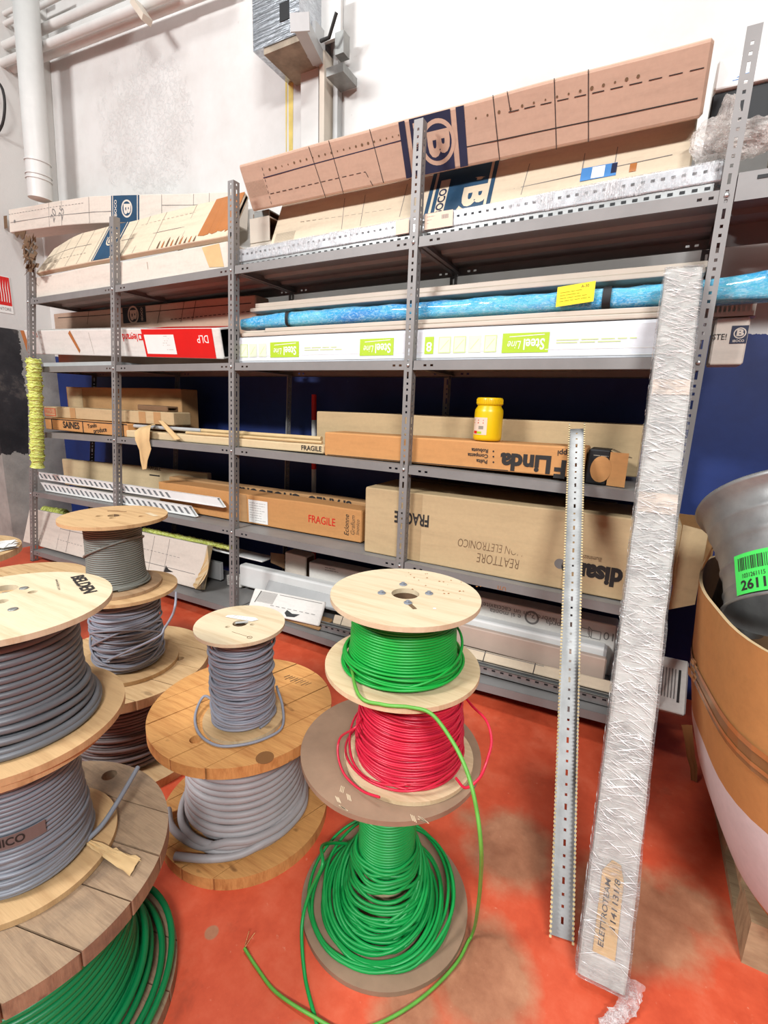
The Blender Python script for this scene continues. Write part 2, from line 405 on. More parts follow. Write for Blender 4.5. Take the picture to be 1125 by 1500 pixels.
# ------------------------------------------------------------------ cartons
class Frame:
    def __init__(s, o, ux, uy, uz): s.o, s.ux, s.uy, s.uz = V(o), V(ux), V(uy), V(uz)
    def __call__(s, a, b, c): return s.o + s.ux * a + s.uy * b + s.uz * c
class Carton:
    """a long box; A, B = ends of the top front edge, h = height, d = depth, tilt = top leaning back (radians)"""
    def __init__(s, A, B, h, d, mat, tilt=0.0, bevel=0.006, wob=0.0015, seed=0, open_r=0, open_l=0, inner='carton_dark', sag=None):
        A, B = V(A), V(B); s.L = (B - A).length; ux = (B - A) / s.L
        uz = V((0, 0, 1)); uz = (uz - ux * uz.dot(ux)).normalized(); uy = uz.cross(ux)
        c, sn = math.cos(tilt), math.sin(tilt); uz, uy = uz * c + uy * sn, uy * c - uz * sn
        s.fr = Frame(A - uz * h, ux, uy, uz); s.h, s.d = h, d; s.mb = MB(); s.seed = seed; s.wob = wob; s.sag = sag
        s.mat = mat
        b = bevel; L = s.L
        prof = [(b, 0), (d - b, 0), (d - b * .3, b * .3), (d, b), (d, h - b), (d - b * .3, h - b * .3), (d - b, h), (b, h), (b * .3, h - b * .3), (0, h - b), (0, b), (b * .3, b * .3)]
        mid = lambda q, e: ((q[0] - d / 2) * (1 - 2 * e / d) + d / 2, (q[1] - h / 2) * (1 - 2 * e / h) + h / 2)
        N = max(6, int(L / 0.05)); n = len(prof)
        st = [(-1, 0)] + [(i, L * i / N) for i in range(N + 1)] + [(-1, L)]
        vs = []; fs = []
        S = [b * .0 if 0 else 0.0]
        for i in range(N + 1):
            x = min(max(L * i / N, b), L - b)
            for q in prof: vs.append(s.W(V((x, q[0], q[1]))))
        for i in range(N):
            for k in range(n):
                l = (k + 1) % n; fs.append((i * n + k, (i + 1) * n + k, (i + 1) * n + l, i * n + l))
        s.mb.add(vs, fs, mat)
        for end, op in ((0, open_l), (1, open_r)):
            base = [s.W(V((L - b if end else b, q[0], q[1]))) for q in prof]
            ring = [s.W(V((L if end else 0, *mid(q, b)))) for q in prof]
            s.mb.add(base + ring, [((k, (k + 1) % n, n + (k + 1) % n, n + k)[::-1] if end else (k, (k + 1) % n, n + (k + 1) % n, n + k))[::1] for k in range(n)], mat)
            if op:
                e = 0.005; r2 = [s.W(V((L if end else 0, *mid(q, b + e)))) for q in prof]; r3 = [s.W(V(((L - op) if end else op, *mid(q, b + e)))) for q in prof]
                f1 = [(k, (k + 1) % n, n + (k + 1) % n, n + k) for k in range(n)]
                s.mb.add(ring + r2, f1, mat); s.mb.add(r2 + r3, f1, inner); s.mb.add(r3, [tuple(range(n))], inner)
            else: s.mb.add(ring, [tuple(range(n)) if end == 0 else tuple(range(n))[::-1]], mat)
    def W(s, p):
        q = s.fr(p.x, p.y, p.z)
        if s.sag: q = q + s.sag(p.x / s.L, p)
        if s.wob:
            k = V((p.x * 2.2 + s.seed * 7.3, p.y * 3, p.z * 3))
            g = p.z / max(s.h, 1e-6)
            q = q + (s.fr.uy * abs(noise.noise(k)) + s.fr.uz * noise.noise(k + V((9, 4, 2))) * g) * s.wob * 3
        return q
    def _w(s, o, r, u):
        return None
    def face(s, which='front'):
        L, d, h = s.L, s.d, s.h
        o, r, u = {'front': ((0, 0, 0), (1, 0, 0), (0, 0, 1)), 'top': ((0, 0, h), (1, 0, 0), (0, 1, 0)), 'right': ((L, 0, 0), (0, 1, 0), (0, 0, 1)),
                   'left': ((0, d, 0), (0, -1, 0), (0, 0, 1)), 'bottom': ((0, d, 0), (1, 0, 0), (0, -1, 0))}[which]
        f = Face(s.mb, V(o), V(r), V(u)); c = s
        class LF(Face):
            def P(self, a, b, lift=0.0): return c.W(self.o + self.r * a + self.u * b + self.n * (self.e + lift))
        f.__class__ = LF
        return f
    def build(s, name, parent=None): return s.mb.build(name, parent)
    def base(s): return s.fr(s.L / 2, s.d / 2, 0)
def child_sheet(parent, cart, name, which, a0, b0, a1, b1, mat, label=None, drawer=None, lift=0.0025, th=0.0):
    """a label / sheet of paper stuck on a carton's face : a part of its own"""
    f = cart.face(which); keep = cart.mb; f.mb = MB(); f.e = lift
    f.rect(a0, b0, a1, b1, mat)
    if drawer: drawer(f)
    o = f.mb.build(name, parent)
    if label: o['label'] = label
    return o
def logo(f, a, b, r, dark, light, rot=-90.0):
    f.disc(a, b, r, light, 0.0005); f.disc(a, b, r * 0.8, dark, 0.0009)
    f.text('B', a, b, r * 1.18, light, rot, 0.045, 1.25, 0.0013)
def grid(f, h, marks, w=0.0025, mat='ink', line=None, dash=None, L=None):
    for m in marks: f.line((m, 0.004), (m, h - 0.004), w, mat)
    if line is not None: f.line((line[0], line[2]), (line[1], line[2]), w * 1.3, mat)
    if dash is not None: f.dash((dash[0], dash[2]), (dash[1], dash[2]), w, mat)
# ================================================================== SETTING
YW = 2.62
def wall_material():
    t = NT('painted_wall'); tc = t.n('ShaderNodeTexCoord'); sp = t.n('ShaderNodeSeparateXYZ'); t.l(tc.outputs['Object'], sp.inputs[0])
    v = t.coord(); edge = t.noise(v, 40, 3)
    z = t.math('ADD', sp.outputs['Z'], t.math('MULTIPLY', t.math('SUBTRACT', edge, 0.5), 0.03))
    blue = t.math('LESS_THAN', z, 1.737)
    grime = t.noise(v, 2.2, 6, 0.65); spot = t.noise(v, 16, 4, 0.7)
    white = t.ramp(grime, [(0.3, srgb(194, 190, 185)), (0.6, srgb(206, 204, 200))])
    white = t.mix(t.ramp(spot, [(0.69, (0, 0, 0, 1)), (0.76, (0.35, 0.35, 0.35, 1))]), white, srgb(150, 140, 130))
    bl = t.ramp(grime, [(0.3, srgb(16, 34, 88)), (0.7, srgb(24, 50, 116))])
    bl = t.mix(t.ramp(spot, [(0.7, (0, 0, 0, 1)), (0.78, (0.2, 0.2, 0.2, 1))]), bl, srgb(150, 160, 190))
    t.set(t.mix(blue, white, bl), 0.6)
    # peeling plaster patch
    c = PY(215, 190, YW)
    mp = t.n('ShaderNodeMapping'); mp.inputs['Location'].default_value = (-c.x / 0.75, 0, -c.z / 0.72); mp.inputs['Scale'].default_value = (1 / 0.75, 0.0, 1 / 0.72)
    t.l(tc.outputs['Object'], mp.inputs['Vector']); g = t.n('ShaderNodeTexGradient', gradient_type='SPHERICAL'); t.l(mp.outputs['Vector'], g.inputs[0])
    msk = t.ramp(t.math('ADD', g.outputs['Fac'], t.math('MULTIPLY', t.math('SUBTRACT', t.noise(v, 5, 3), 0.5), 1.1)), [(0.3, (0, 0, 0)), (0.5, (1, 1, 1))])
    flake = t.noise(v, 22, 6, 0.75, 0.6)
    flake = t.ramp(flake, [(0.48, (0, 0, 0)), (0.56, (1, 1, 1))])
    h = t.math('ADD', t.math('MULTIPLY', msk, flake), t.math('MULTIPLY', t.noise(v, 9, 5), 0.25))
    t.bump(h, 0.4, 0.01)
    return t.m
MT['wall'] = wall_material()
def floor_material():
    t = NT('red_floor'); v = t.coord(); tc = t.n('ShaderNodeTexCoord')
    n1 = t.noise(v, 1.7, 6, 0.62, 0.3); n2 = t.noise(v, 7, 6, 0.7); n3 = t.noise(v, 60, 3, 0.6)
    red = t.ramp(n2, [(0.25, srgb(184, 68, 42)), (0.5, srgb(206, 84, 52)), (0.75, srgb(216, 106, 74))])
    worn = t.ramp(n2, [(0.3, srgb(140, 92, 66)), (0.6, srgb(178, 126, 94)), (0.8, srgb(196, 146, 112))])
    msum = None
    for (u, vv, r, k) in ((930, 1340, 0.26, 1.0), (750, 1240, 0.22, 0.9), (700, 1420, 0.20, 0.95), (600, 1480, 0.14, 0.7), (430, 1530, 0.08, .6), (690, 1200, 0.14, 0.5), (1010, 1330, 0.2, .7), (310, 1366, 0.022, 1.6)):
        p = PZ(u, vv, 0); mp = t.n('ShaderNodeMapping'); mp.inputs['Scale'].default_value = (1 / r, 1 / r, 0); mp.inputs['Location'].default_value = (-p.x / r, -p.y / r, 0)
        t.l(tc.outputs['Object'], mp.inputs['Vector']); g = t.n('ShaderNodeTexGradient', gradient_type='SPHERICAL'); t.l(mp.outputs['Vector'], g.inputs[0])
        q = t.math('MULTIPLY', g.outputs['Fac'], k * 1.6)
        msum = q if msum is None else t.math('MAXIMUM', msum, q)
    m = t.math('ADD', msum, t.math('MULTIPLY', t.math('SUBTRACT', n1, 0.5), 1.3))
    m = t.math('ADD', m, t.math('MULTIPLY', t.math('SUBTRACT', n2, 0.5), 0.7))
    mk = t.ramp(m, [(0.3, (0, 0, 0)), (0.75, (0.92, 0.92, 0.92))])
    col = t.mix(mk, red, worn)
    col = t.mix(t.ramp(n3, [(0.68, (0, 0, 0)), (0.78, (0.4, 0.4, 0.4))]), col, srgb(226, 170, 140))
    dark = t.noise(v, 3.1, 5, 0.7, 0.8)
    col = t.mix(t.ramp(dark, [(0.58, (0, 0, 0)), (0.8, (0.45, 0.45, 0.45))]), col, srgb(84, 48, 36))
    t.set(col, t.ramp(n2, [(0.3, (0.42,) * 3), (0.7, (0.62,) * 3)])); t.bump(n2, 0.08, 0.004)
    return t.m
MT['floor'] = floor_material()
def pillar_material():
    t = NT('stained_concrete'); tc = t.n('ShaderNodeTexCoord'); sp = t.n('ShaderNodeSeparateXYZ'); t.l(tc.outputs['Object'], sp.inputs[0])
    v = t.coord(); n1 = t.noise(v, 3, 6, 0.7); n2 = t.noise(v, 14, 4, 0.7)
    z = t.math('ADD', sp.outputs['Z'], t.math('MULTIPLY', t.math('SUBTRACT', n2, 0.5), 0.14))
    y = t.math('ADD', sp.outputs['Y'], t.math('MULTIPLY', t.math('SUBTRACT', n2, 0.5), 0.1))
    band = t.math('MULTIPLY', t.math('GREATER_THAN', z, 0.86), t.math('LESS_THAN', y, 2.34))
    conc = t.ramp(n1, [(0.3, srgb(132, 130, 124)), (0.7, srgb(176, 172, 164))])
    blk = t.ramp(n1, [(0.35, srgb(26, 25, 28)), (0.55, srgb(48, 46, 48)), (0.75, srgb(112, 104, 96))])
    col = t.mix(band, conc, blk)
    top = t.math('GREATER_THAN', sp.outputs['Z'], 1.93)
    col = t.mix(top, col, srgb(206, 203, 198))
    t.set(col, 0.7); t.bump(n2, 0.2, 0.01)
    return t.m
MT['pillar'] = pillar_material()
b = MB(); b.box((-9, -3.5, -0.1), (14.5, 0, 0), (0, 6.3, 0), (0, 0, 0.1), 'floor'); struct(b.build('floor', base=(0, 0, 0)))
b = MB(); b.box((-9, YW, 0), (14.5, 0, 0), (0, 0.2, 0), (0, 0, 6.2), 'wall')
f = Face(b, (0, YW, 0), (1, 0, 0), (0, 0, 1), eps=0.0015)
def wpt(u, v): p = PY(u, v, YW); return (p.x, p.z)
for u0, u1 in ((418, 421), (422.5, 430)):
    a0, a1, c0, c1 = wpt(u0, 105), wpt(u1, 105), wpt(u0 + 1, 235), wpt(u1 - 1, 235)
    f.poly([c0, c1, a1, a0], 'stain_yellow')
struct(b.build('wall_back', base=(0, 0, 0)))
b = MB(); b.box((-6.2, 2.09, 0), (1.3, 0, 0), (0, YW - 2.09, 0), (0, 0, 6.2), 'pillar'); struct(b.build('wall_left', base=(0, 0, 0)))

# ------------------------------------------------------------------ light : the hall's overhead lamps and the ambient of the hall
w = bpy.data.worlds.new('hall_ambient'); SC.world = w; w.use_nodes = True
w.node_tree.nodes['Background'].inputs[0].default_value = (0.98, 0.97, 0.96, 1); w.node_tree.nodes['Background'].inputs[1].default_value = 0.09
def lamp(name, loc, target, sx, sy, power, col=(0.97, 0.985, 1.0)):
    l = bpy.data.lights.new(name, 'AREA'); l.shape = 'RECTANGLE'; l.size = sx; l.size_y = sy; l.energy = power; l.color = col
    o = bpy.data.objects.new(name, l); COL.objects.link(o); o.location = loc
    o.rotation_euler = (V(target) - V(loc)).to_track_quat('-Z', 'Y').to_euler(); return o
lamp('hall_lamp', (-3.3, -3.1, 4.5), (-1.6, 1.8, 0.8), 1.5, 0.5, 285)
lamp('hall_lamp', (2.0, -2.9, 4.5), (-0.5, 1.8, 0.8), 1.5, 0.5, 275)
lamp('hall_lamp', (-0.8, 0.5, 6.2), (-0.8, 1.2, 0.3), 2.4, 0.7, 110)
SC.view_settings.view_transform = 'Standard'; SC.view_settings.look = 'None'; SC.view_settings.gamma = 1.0
SC.view_settings.exposure = 0.2; SC.view_settings.use_curve_mapping = False

# ================================================================== RACK
YR = 2.0; DEP = 0.5
# front-corner pixels of every upright (low point, high point) on the front plane of the rack
PO = [((48, 806), (42, 352)), ((171, 740), (166, 316)), ((343, 893), (342, 263)), ((591, 823), (620, 172)), ((1018, 620), (1119, 32))]
POST = []
for lo, hi in PO:
    a, c = PY(*lo, YR), PY(*hi, YR); k = (c.x - a.x) / (c.z - a.z)
    POST.append((a.x - a.z * k, k, c.z))
def px(i, z): return POST[i][0] + POST[i][1] * z
# heights of the shelf edges : (left, right) per bay, top level first
ZS = [[(2.054, 2.062), (2.063, 2.077), (2.077, 2.086), (2.088, 2.096)],
      [(1.586, 1.588), (1.588, 1.590), (1.590, 1.587), (1.587, 1.585)],
      [(1.103, 1.121), (1.122, 1.126), (1.126, 1.119), (1.118, 1.100)],
      [(0.618, 0.634), (0.635, 0.640), (0.640, 0.644), (0.645, 0.644)],
      [(0.103, 0.113), (0.113, 0.123), (0.123, 0.108), (0.108, 0.165)]]
def shelf_z(level, x):
    for i in range(4):
        zl, zr = ZS[level][i]; x0, x1 = px(i, zl), px(i + 1, zr)
        if x <= x1 or i == 3: return zl + (zr - zl) * (x - x0) / (x1 - x0)
rack = thing('shelving_rack', 'long grey slotted-angle shelving rack standing against the back wall, loaded with cartons', 'shelving', (-1.9, 2.25, 0))
def sheet(mb, P, us, vs, skip, mat, th):
    """a thin plate in (u, v) with real rectangular holes; P(u, v, w) gives the point"""
    for w_, flip in ((0, 0), (th, 1)):
        for i in range(len(us) - 1):
            for j in range(len(vs) - 1):
                if (i, j) in skip: continue
                q = [P(us[i], vs[j], w_), P(us[i + 1], vs[j], w_), P(us[i + 1], vs[j + 1], w_), P(us[i], vs[j + 1], w_)]
                mb.add(q, [(3, 2, 1, 0) if flip else (0, 1, 2, 3)], mat)
    u0, u1, v0, v1 = us[0], us[-1], vs[0], vs[-1]
    for (a, c) in (((u0, v0), (u1, v0)), ((u1, v0), (u1, v1)), ((u1, v1), (u0, v1)), ((u0, v1), (u0, v0))):
        mb.add([P(*a, 0), P(*c, 0), P(*c, th), P(*a, th)], [(0, 1, 2, 3)], mat)
    for (i, j) in skip:
        a, c, d, e = us[i], us[i + 1], vs[j], vs[j + 1]
        for p, q in (((a, d), (c, d)), ((c, d), (c, e)), ((c, e), (a, e)), ((a, e), (a, d))):
            mb.add([P(*p, 0), P(*p, th), P(*q, th), P(*q, 0)], [(0, 1, 2, 3)], mat)
def slots(length):
    vs = [0.0]; hole = []; z = 0.012
    while z < length - 0.05:
        for hl in (0.030, 0.010, 0.010):
            if z + hl > length - 0.01: break
            vs.append(z); hole.append(len(vs) - 1); vs.append(z + hl); z += hl + 0.0166
    vs.append(length); return vs, hole
def upright(i, rear):
    x0, k, top = POST[i]; mb = MB(); vs, hole = slots(top)
    sk = [(1, j) for j in hole]; W = 0.04; us = [0, 0.0155, 0.0245, W]; th = 0.002
    if not rear:
        P = lambda u, v, w_: V((x0 + k * v - W + u, YR + w_, v)); sheet(mb, P, us, vs, sk, 'rack_grey', th)
        P = lambda u, v, w_: V((x0 + k * v - w_, YR + th + u, v)); sheet(mb, P, us, vs, sk, 'rack_grey', th)
    else:
        P = lambda u, v, w_: V((x0 + k * v - W + u, YR + DEP - w_, v)); sheet(mb, P, us, vs, sk, 'rack_grey', th)
        P = lambda u, v, w_: V((x0 + k * v - w_, YR + DEP - th - W + u, v)); sheet(mb, P, us, vs, sk, 'rack_grey', th)
    mb.box((x0 - W - 0.002, (YR - 0.002) if not rear else YR + DEP - 0.042, 0), (W + 0.004, 0, 0), (0, 0.044, 0), (0, 0, 0.004), 'rubber')
    return mb.build('upright', rack)
FRONT = [upright(i, 0) for i in range(5)]
for i in range(5): upright(i, 1)
LIP = 0.04
for lv in range(5):
    for i in range(4):
        zl, zr = ZS[lv][i]; xl, xr = px(i, zl) + 0.003, px(i + 1, zr) - 0.004; L = xr - xl; mb = MB()
        sl = (zr - zl) / L; kl, kr = POST[i][1], POST[i + 1][1]
        def Q(u, y, dz): return V((xl + u * L + (kl * (1 - u) + kr * u) * dz, y, zl + (zr - zl) * u + dz))
        yf, yb = YR + 0.0035, YR + DEP - 0.0035
        # deck
        for dz, fl in ((0, 0), (-0.002, 1)):
            mb.add([Q(0, yf, dz), Q(1, yf, dz), Q(1, yb, dz), Q(0, yb, dz)], [(3, 2, 1, 0) if fl else (0, 1, 2, 3)], 'rack_grey')
        e = [0.0, 0.05 / L, 0.064 / L, 0.082 / L, 0.096 / L]; us = e + [1 - q for q in e[::-1]]
        vs = [-LIP, -LIP + 0.015, -LIP + 0.024, 0]
        sk = [(1, 1), (3, 1), (5, 1), (7, 1)]
        sheet(mb, lambda u, v, w_: Q(u, yf + w_, v), us, vs, sk, 'rack_grey', 0.0015)
        sheet(mb, lambda u, v, w_: Q(u, yb - w_, v), us, vs, sk, 'rack_grey', 0.0015)
        for y0, y1 in ((yf, yf + 0.012), (yb - 0.012, yb)):
            mb.add([Q(0, y0, -LIP), Q(1, y0, -LIP), Q(1, y1, -LIP), Q(0, y1, -LIP)], [(0, 1, 2, 3)], 'rack_grey')
        for u in (0, 1):
            sheet(mb, lambda a, v, w_: Q(u + (w_ if u == 0 else -w_) / L, a, v), [yf, yb], [-LIP * 0.8, 0], [], 'rack_grey', 0.0015)
            d = 0.02 / L * (1 if u == 0 else -1)
            mb.add([Q(u, yf, -LIP * 0.8), Q(u + d, yf, -LIP * 0.8), Q(u + d, yb, -LIP * 0.8), Q(u, yb, -LIP * 0.8)], [(0, 1, 2, 3)], 'rack_grey')
        for yr in (YR + 0.20, YR + 0.34):   # stiffening ribs under the deck
            p = [Q(0.02, yr, -0.002), Q(0.98, yr, -0.002), Q(0.98, yr + 0.012, -0.016), Q(0.02, yr + 0.012, -0.016), Q(0.98, yr + 0.05, -0.016), Q(0.02, yr + 0.05, -0.016), Q(0.98, yr + 0.062, -0.002), Q(0.02, yr + 0.062, -0.002)]
            mb.add(p, [(0, 1, 2, 3), (3, 2, 4, 5), (5, 4, 6, 7)], 'rack_grey')
        if lv == 3 and i == 3:
            c = PY(735, 861, yf); ff = Face(mb, (c.x, yf, c.z), Q(1, yf, 0) - Q(0, yf, 0), (0, 0, 1)); ff.text('UTI', 0, 0, 0.018, 'tape', 180)
        mb.build('shelf', rack)
for lv in range(5):
    for i in range(5):
        z = ZS[lv][min(i, 3)][0 if i < 4 else 1] - 0.02; x = px(i, z) - 0.02
        mb = MB(); A = Matrix(((1, 0, 0), (0, 0, -1), (0, 1, 0)))
        mb.lathe([(0.0, 0.006), (0.005, 0.0055), (0.0075, 0.003), (0.008, 0.0)], (x, YR - 0.0002, z), 'rack_bolt', 12, A)
        mb.build('bolt', FRONT[i])
# ================================================================== CARTONS AND PROFILES ON THE RACK
def plane_hit(u, v, o, n):
    d = ray(u, v); return CAM + d * ((V(o) - CAM).dot(n) / d.dot(n))
def fp(c, which, u, v):
    """(s, t) on a carton face of the point the photo shows at (u, v)"""
    f = c.face(which); o = c.fr(f.o.x, f.o.y, f.o.z)
    R = c.fr.ux * f.r.x + c.fr.uy * f.r.y + c.fr.uz * f.r.z; U = c.fr.ux * f.u.x + c.fr.uy * f.u.y + c.fr.uz * f.u.z
    p = plane_hit(u, v, o, R.cross(U)) - o
    return p.dot(R), p.dot(U)
def tilted_uz(A, B, tilt):
    ux = (V(B) - V(A)).normalized(); uz = V((0, 0, 1)); uz = (uz - ux * uz.dot(ux)).normalized(); uy = uz.cross(ux)
    return ux, uz * math.cos(tilt) + uy * math.sin(tilt)
def from_bottom(Ab, Bb, h, d, mat, tilt=0.0, top=None, **k):
    ux, uz = tilted_uz(Ab, Bb, tilt)
    if top: h = (plane_hit(*top, V(Ab), ux.cross(uz)) - V(Ab)).dot(uz)
    return Carton(V(Ab) + uz * h, V(Bb) + uz * h, h, d, mat, tilt, **k)
def from_top(A, B, lv, d, mat, zb=None, **k):
    za = zb if zb is not None else shelf_z(lv, A.x) + 0.001; zc = zb if zb is not None else shelf_z(lv, B.x) + 0.001
    h = min(A.z - za, B.z - zc)
    if zb is None:
        for i in range(41): p = A.lerp(B, i / 40); h = min(h, p.z - shelf_z(lv, p.x) - .0015)
    return Carton(A, B, h, d, mat, **k)
def put(c, name, label, cat, group=None, parent=None):
    return tag(c.build(name), label, cat, group)
G_C = 'cartons stored on the shelving rack'; G_P = 'plastic profiles on the shelving rack'

# ---------------- level 1 (top)
A, B = PY(48, 406, 2.046), PY(333, 353, 2.046)
c = from_top(A, B, 0, 0.36, 'carton_white', seed=3, wob=0.003); f = c.face()
f.line((0.03, c.h * .75), (0.06, c.h * .55), 0.003, 'ink_brown'); f.line((1.25, c.h * .8), (1.255, c.h * .5), 0.003, 'ink_brown')
lowC = put(c, 'carton', 'plain off-white carton lying lowest at left end of top shelf, with tape patch', 'carton', G_C)
s0, t0 = fp(c, 'front', 296, 366); s1, t1 = fp(c, 'front', 331, 391)
ft = c.face(); ft.mb = MB(); ft.e = 0.002
ft.poly([(s0, c.h - 0.01), (s0 + 0.05, c.h * 0.18), (c.L - 0.03, c.h * 0.12), (c.L - 0.06, c.h - 0.005)], 'brown_paper')
ft.mb.build('tape_patch', lowC)['label'] = 'brown tape patch'
z3 = c.h
# leaning carton with torn end
Ab = V((A.x + 0.02, 2.05, A.z + 0.03)); Bb = V((B.x - 0.01, 2.05, B.z + 0.03))
def sag2(u, p): return V((0, 0, -0.06 * max(0, 1 - u * 5) ** 1.3 * (p.z / 0.3)))
c = from_bottom(Ab, Bb, 0.3, 0.035, 'carton_cream', tilt=0.53, top=(215, 317), seed=5, wob=0.003, sag=sag2, open_r=0.06, inner='black'); f = c.face(); H = c.h; L = c.L
grid(f, H, [L * q for q in (.06, .13, .2, .27, .34, .52, .58, .66, .8)], 0.0025, 'ink_grey', (0.02, L * 0.3, H * 0.55), (0.05, L * .3, H * .3))
f.line((L * .48, H * .45), (L * .86, H * .45), 0.003, 'ink_grey'); f.dash((L * .55, H * .78), (L * .82, H * .78), 0.0022, 'ink_grey')
sa, sb = fp(c, 'front', 140, 370)[0], fp(c, 'front', 176, 350)[0]
f.rect(sa, 0.004, sb, H - 0.004, 'navy_teal'); f.rect(sa + 0.012, 0.004, sa + 0.02, H - 0.004, 'carton_cream', 0.0006); f.rect(sb - 0.02, 0.004, sb - 0.012, H - 0.004, 'carton_cream', 0.0006)
logo(f, (sa + sb) / 2 + 0.012, H * .55, (sb - sa) * .26, 'navy_teal', 'carton_cream'); f.text('IBOCO', sa + 0.045, H * .5, 0.022, 'carton_cream', 90, 0.02)
for k in range(9):
    x = fp(c, 'front', 228 + k * 7, 365 - k * 2)[0]; hh = 0.05 + 0.04 * random.random(); f.poly([(x, 0.004), (x + 0.016, 0.004), (x + 0.012, hh * .7), (x + 0.007, hh), (x + 0.002, hh * .6)], 'tape' if k % 2 else 'carton_torn')
leanC = put(c, 'carton', 'cream printed carton leaning back, lower edge torn, brown tape on right end, top shelf', 'carton', G_C)
def tp(f_):
    pass
fq = c.face(); fq.mb = MB(); fq.e = 0.003
x0 = fp(c, 'front', 300, 330)[0]
for k in range(7): fq.poly([(x0 + (L - x0) * k / 7 - 0.02 * (k == 0), 0.03 + 0.02 * random.random()), (x0 + (L - x0) * (k + 1) / 7, 0.03 + 0.02 * random.random()), (x0 + (L - x0) * (k + 1) / 7, H), (x0 + (L - x0) * k / 7, H)], 'tape')
ft = fq.mb.build('packing_tape', leanC); ft['label'] = 'brown packing tape'
lean_end = c.fr(c.L, 0, 0)
# topmost left carton, lying across
A, B = PY(11, 302, 2.33), PY(338, 279, 2.40)
def sag1(u, p): return V((0, 0, 0.035 * math.sin(PI * min(1, u * 1.15)) - 0.02 * (1 - u)))
c = Carton(A, B, 0.175, 0.16, 'carton_white', 0.0, seed=8, wob=0.003, sag=sag1); f = c.face(); H, L = c.h, c.L
S = lambda u, v: fp(c, 'front', u, v)[0]
grid(f, H, [S(71, 310), S(90, 310), S(131, 310), S(237, 300), S(283, 300), S(306, 300)], 0.003, 'ink_grey', (S(15, 325), S(166, 310), H * .42), (S(12, 310), S(122, 305), H * .78))
f.line((S(237, 300), H * .62), (S(335, 290), H * .62), 0.003, 'ink_grey')
sa, sb = S(163, 300), S(204, 300); f.rect(sa, 0.004, sb, H - 0.004, 'navy_teal'); f.rect(sa + 0.014, 0.004, sa + 0.022, H - 0.004, 'carton_white', 0.0006); f.rect(sb - 0.022, 0.004, sb - 0.014, H - 0.004, 'carton_white', 0.0006)
logo(f, (sa + sb) / 2 + 0.02, H * .5, H * .32, 'navy_teal', 'carton_white'); f.text('IBOCO', sa + 0.05, H * .5, 0.026, 'carton_white', 90, 0.02)
f.text('20', S(78, 313), H * .45, 0.06, 'ink_grey', 65, shear=0.3); f.text('25', S(90, 313), H * .5, 0.06, 'ink_grey', 70, shear=0.3)
f.disc(S(21, 320), H * .45, 0.012, 'ink_grey'); f.rect(S(5, 320), H * .2, S(10, 320), H * .75, 'carton_torn')
topL = put(c, 'carton', 'long off-white printed carton lying topmost on the left, reaching past the rack', 'carton', G_C)
# torn flap hanging under its left end
m = MB(); p0 = c.fr(0.05, 0.01, 0)
pts = [(0.0, 0), (0.16, 0), (0.17, -0.03), (0.13, -0.075), (0.1, -0.08), (0.085, -0.05), (0.06, -0.035), (0.03, -0.06), (0.0, -0.03)]
vs = [p0 + V((x, 0, z + 0.0)) for x, z in pts] + [p0 + V((x, 0.005, z)) for x, z in pts]; n = len(pts)
m.add(vs, [tuple(range(n)), tuple(range(n, 2 * n))[::-1]] + [(i, n + i, n + (i + 1) % n, (i + 1) % n) for i in range(n)], 'carton_torn'); m.build('torn_flap', topL)['label'] = 'torn brown flap'
# torn dark paper caught on the left upright
m = MB(); R = random.Random(4)
for k in range(70):
    t = R.random(); q = PY(42 + R.uniform(-6, 9), 352 + 48 * t, 1.945 + R.uniform(0, .03)); e = V((R.uniform(-.05, .05), R.uniform(-.01, .0), R.uniform(-.03, .03))); w_ = V((0.012, 0.006, R.uniform(.01, .03)))
    m.add([q, q + e, q + e + w_, q + w_, q + w_ * .5 + V((0, .005, 0))], [(0, 1, 2, 3), (0, 4, 1), (1, 4, 2), (2, 4, 3), (3, 4, 0)], 'carton_torn')
q = PY(41, 372, 1.972); m.add([q + V((.01, -.02, 0)), q + V((-.06, .0, 0)), q + V((-.09, .032, .01)), q + V((-.09, .032, .04)), q + V((-.055, .0, .03)), q + V((.01, -.02, .05))], [(0, 1, 4, 5), (1, 2, 3, 4)], 'carton_torn'); tag(m.build('torn_cardboard'), 'shredded dark brown cardboard scraps caught at the top of the leftmost upright', 'cardboard scrap')
# profile ends sticking out of the leaning carton
for k, (z, h, d, y, ln, mt, lab) in enumerate([(0.12, 0.03, 0.14, 2.19, 0.15, 'pvc_beige', 'thin beige plastic profile end, lowest of the three behind the third upright from the left'),
                                  (0.152, 0.125, 0.13, 2.19, 0.14, 'pvc_beige', 'deep beige open-ended plastic trunking poking out behind the third upright from the left'),
                                  (0.279, 0.045, 0.1, 2.225, 0.11, 'steel_dull', 'dark grey open trunking end topmost behind the third upright from the left')]):
    x = -2.06; q = V((x, y, 2.09 + z + h))
    c = Carton(q, q + V((ln, 0.0, 0)), h, d, mt, wob=0, bevel=0.003, open_r=0.12, inner='carton_dark'); put(c, 'plastic_trunking', lab, 'trunking', G_P)
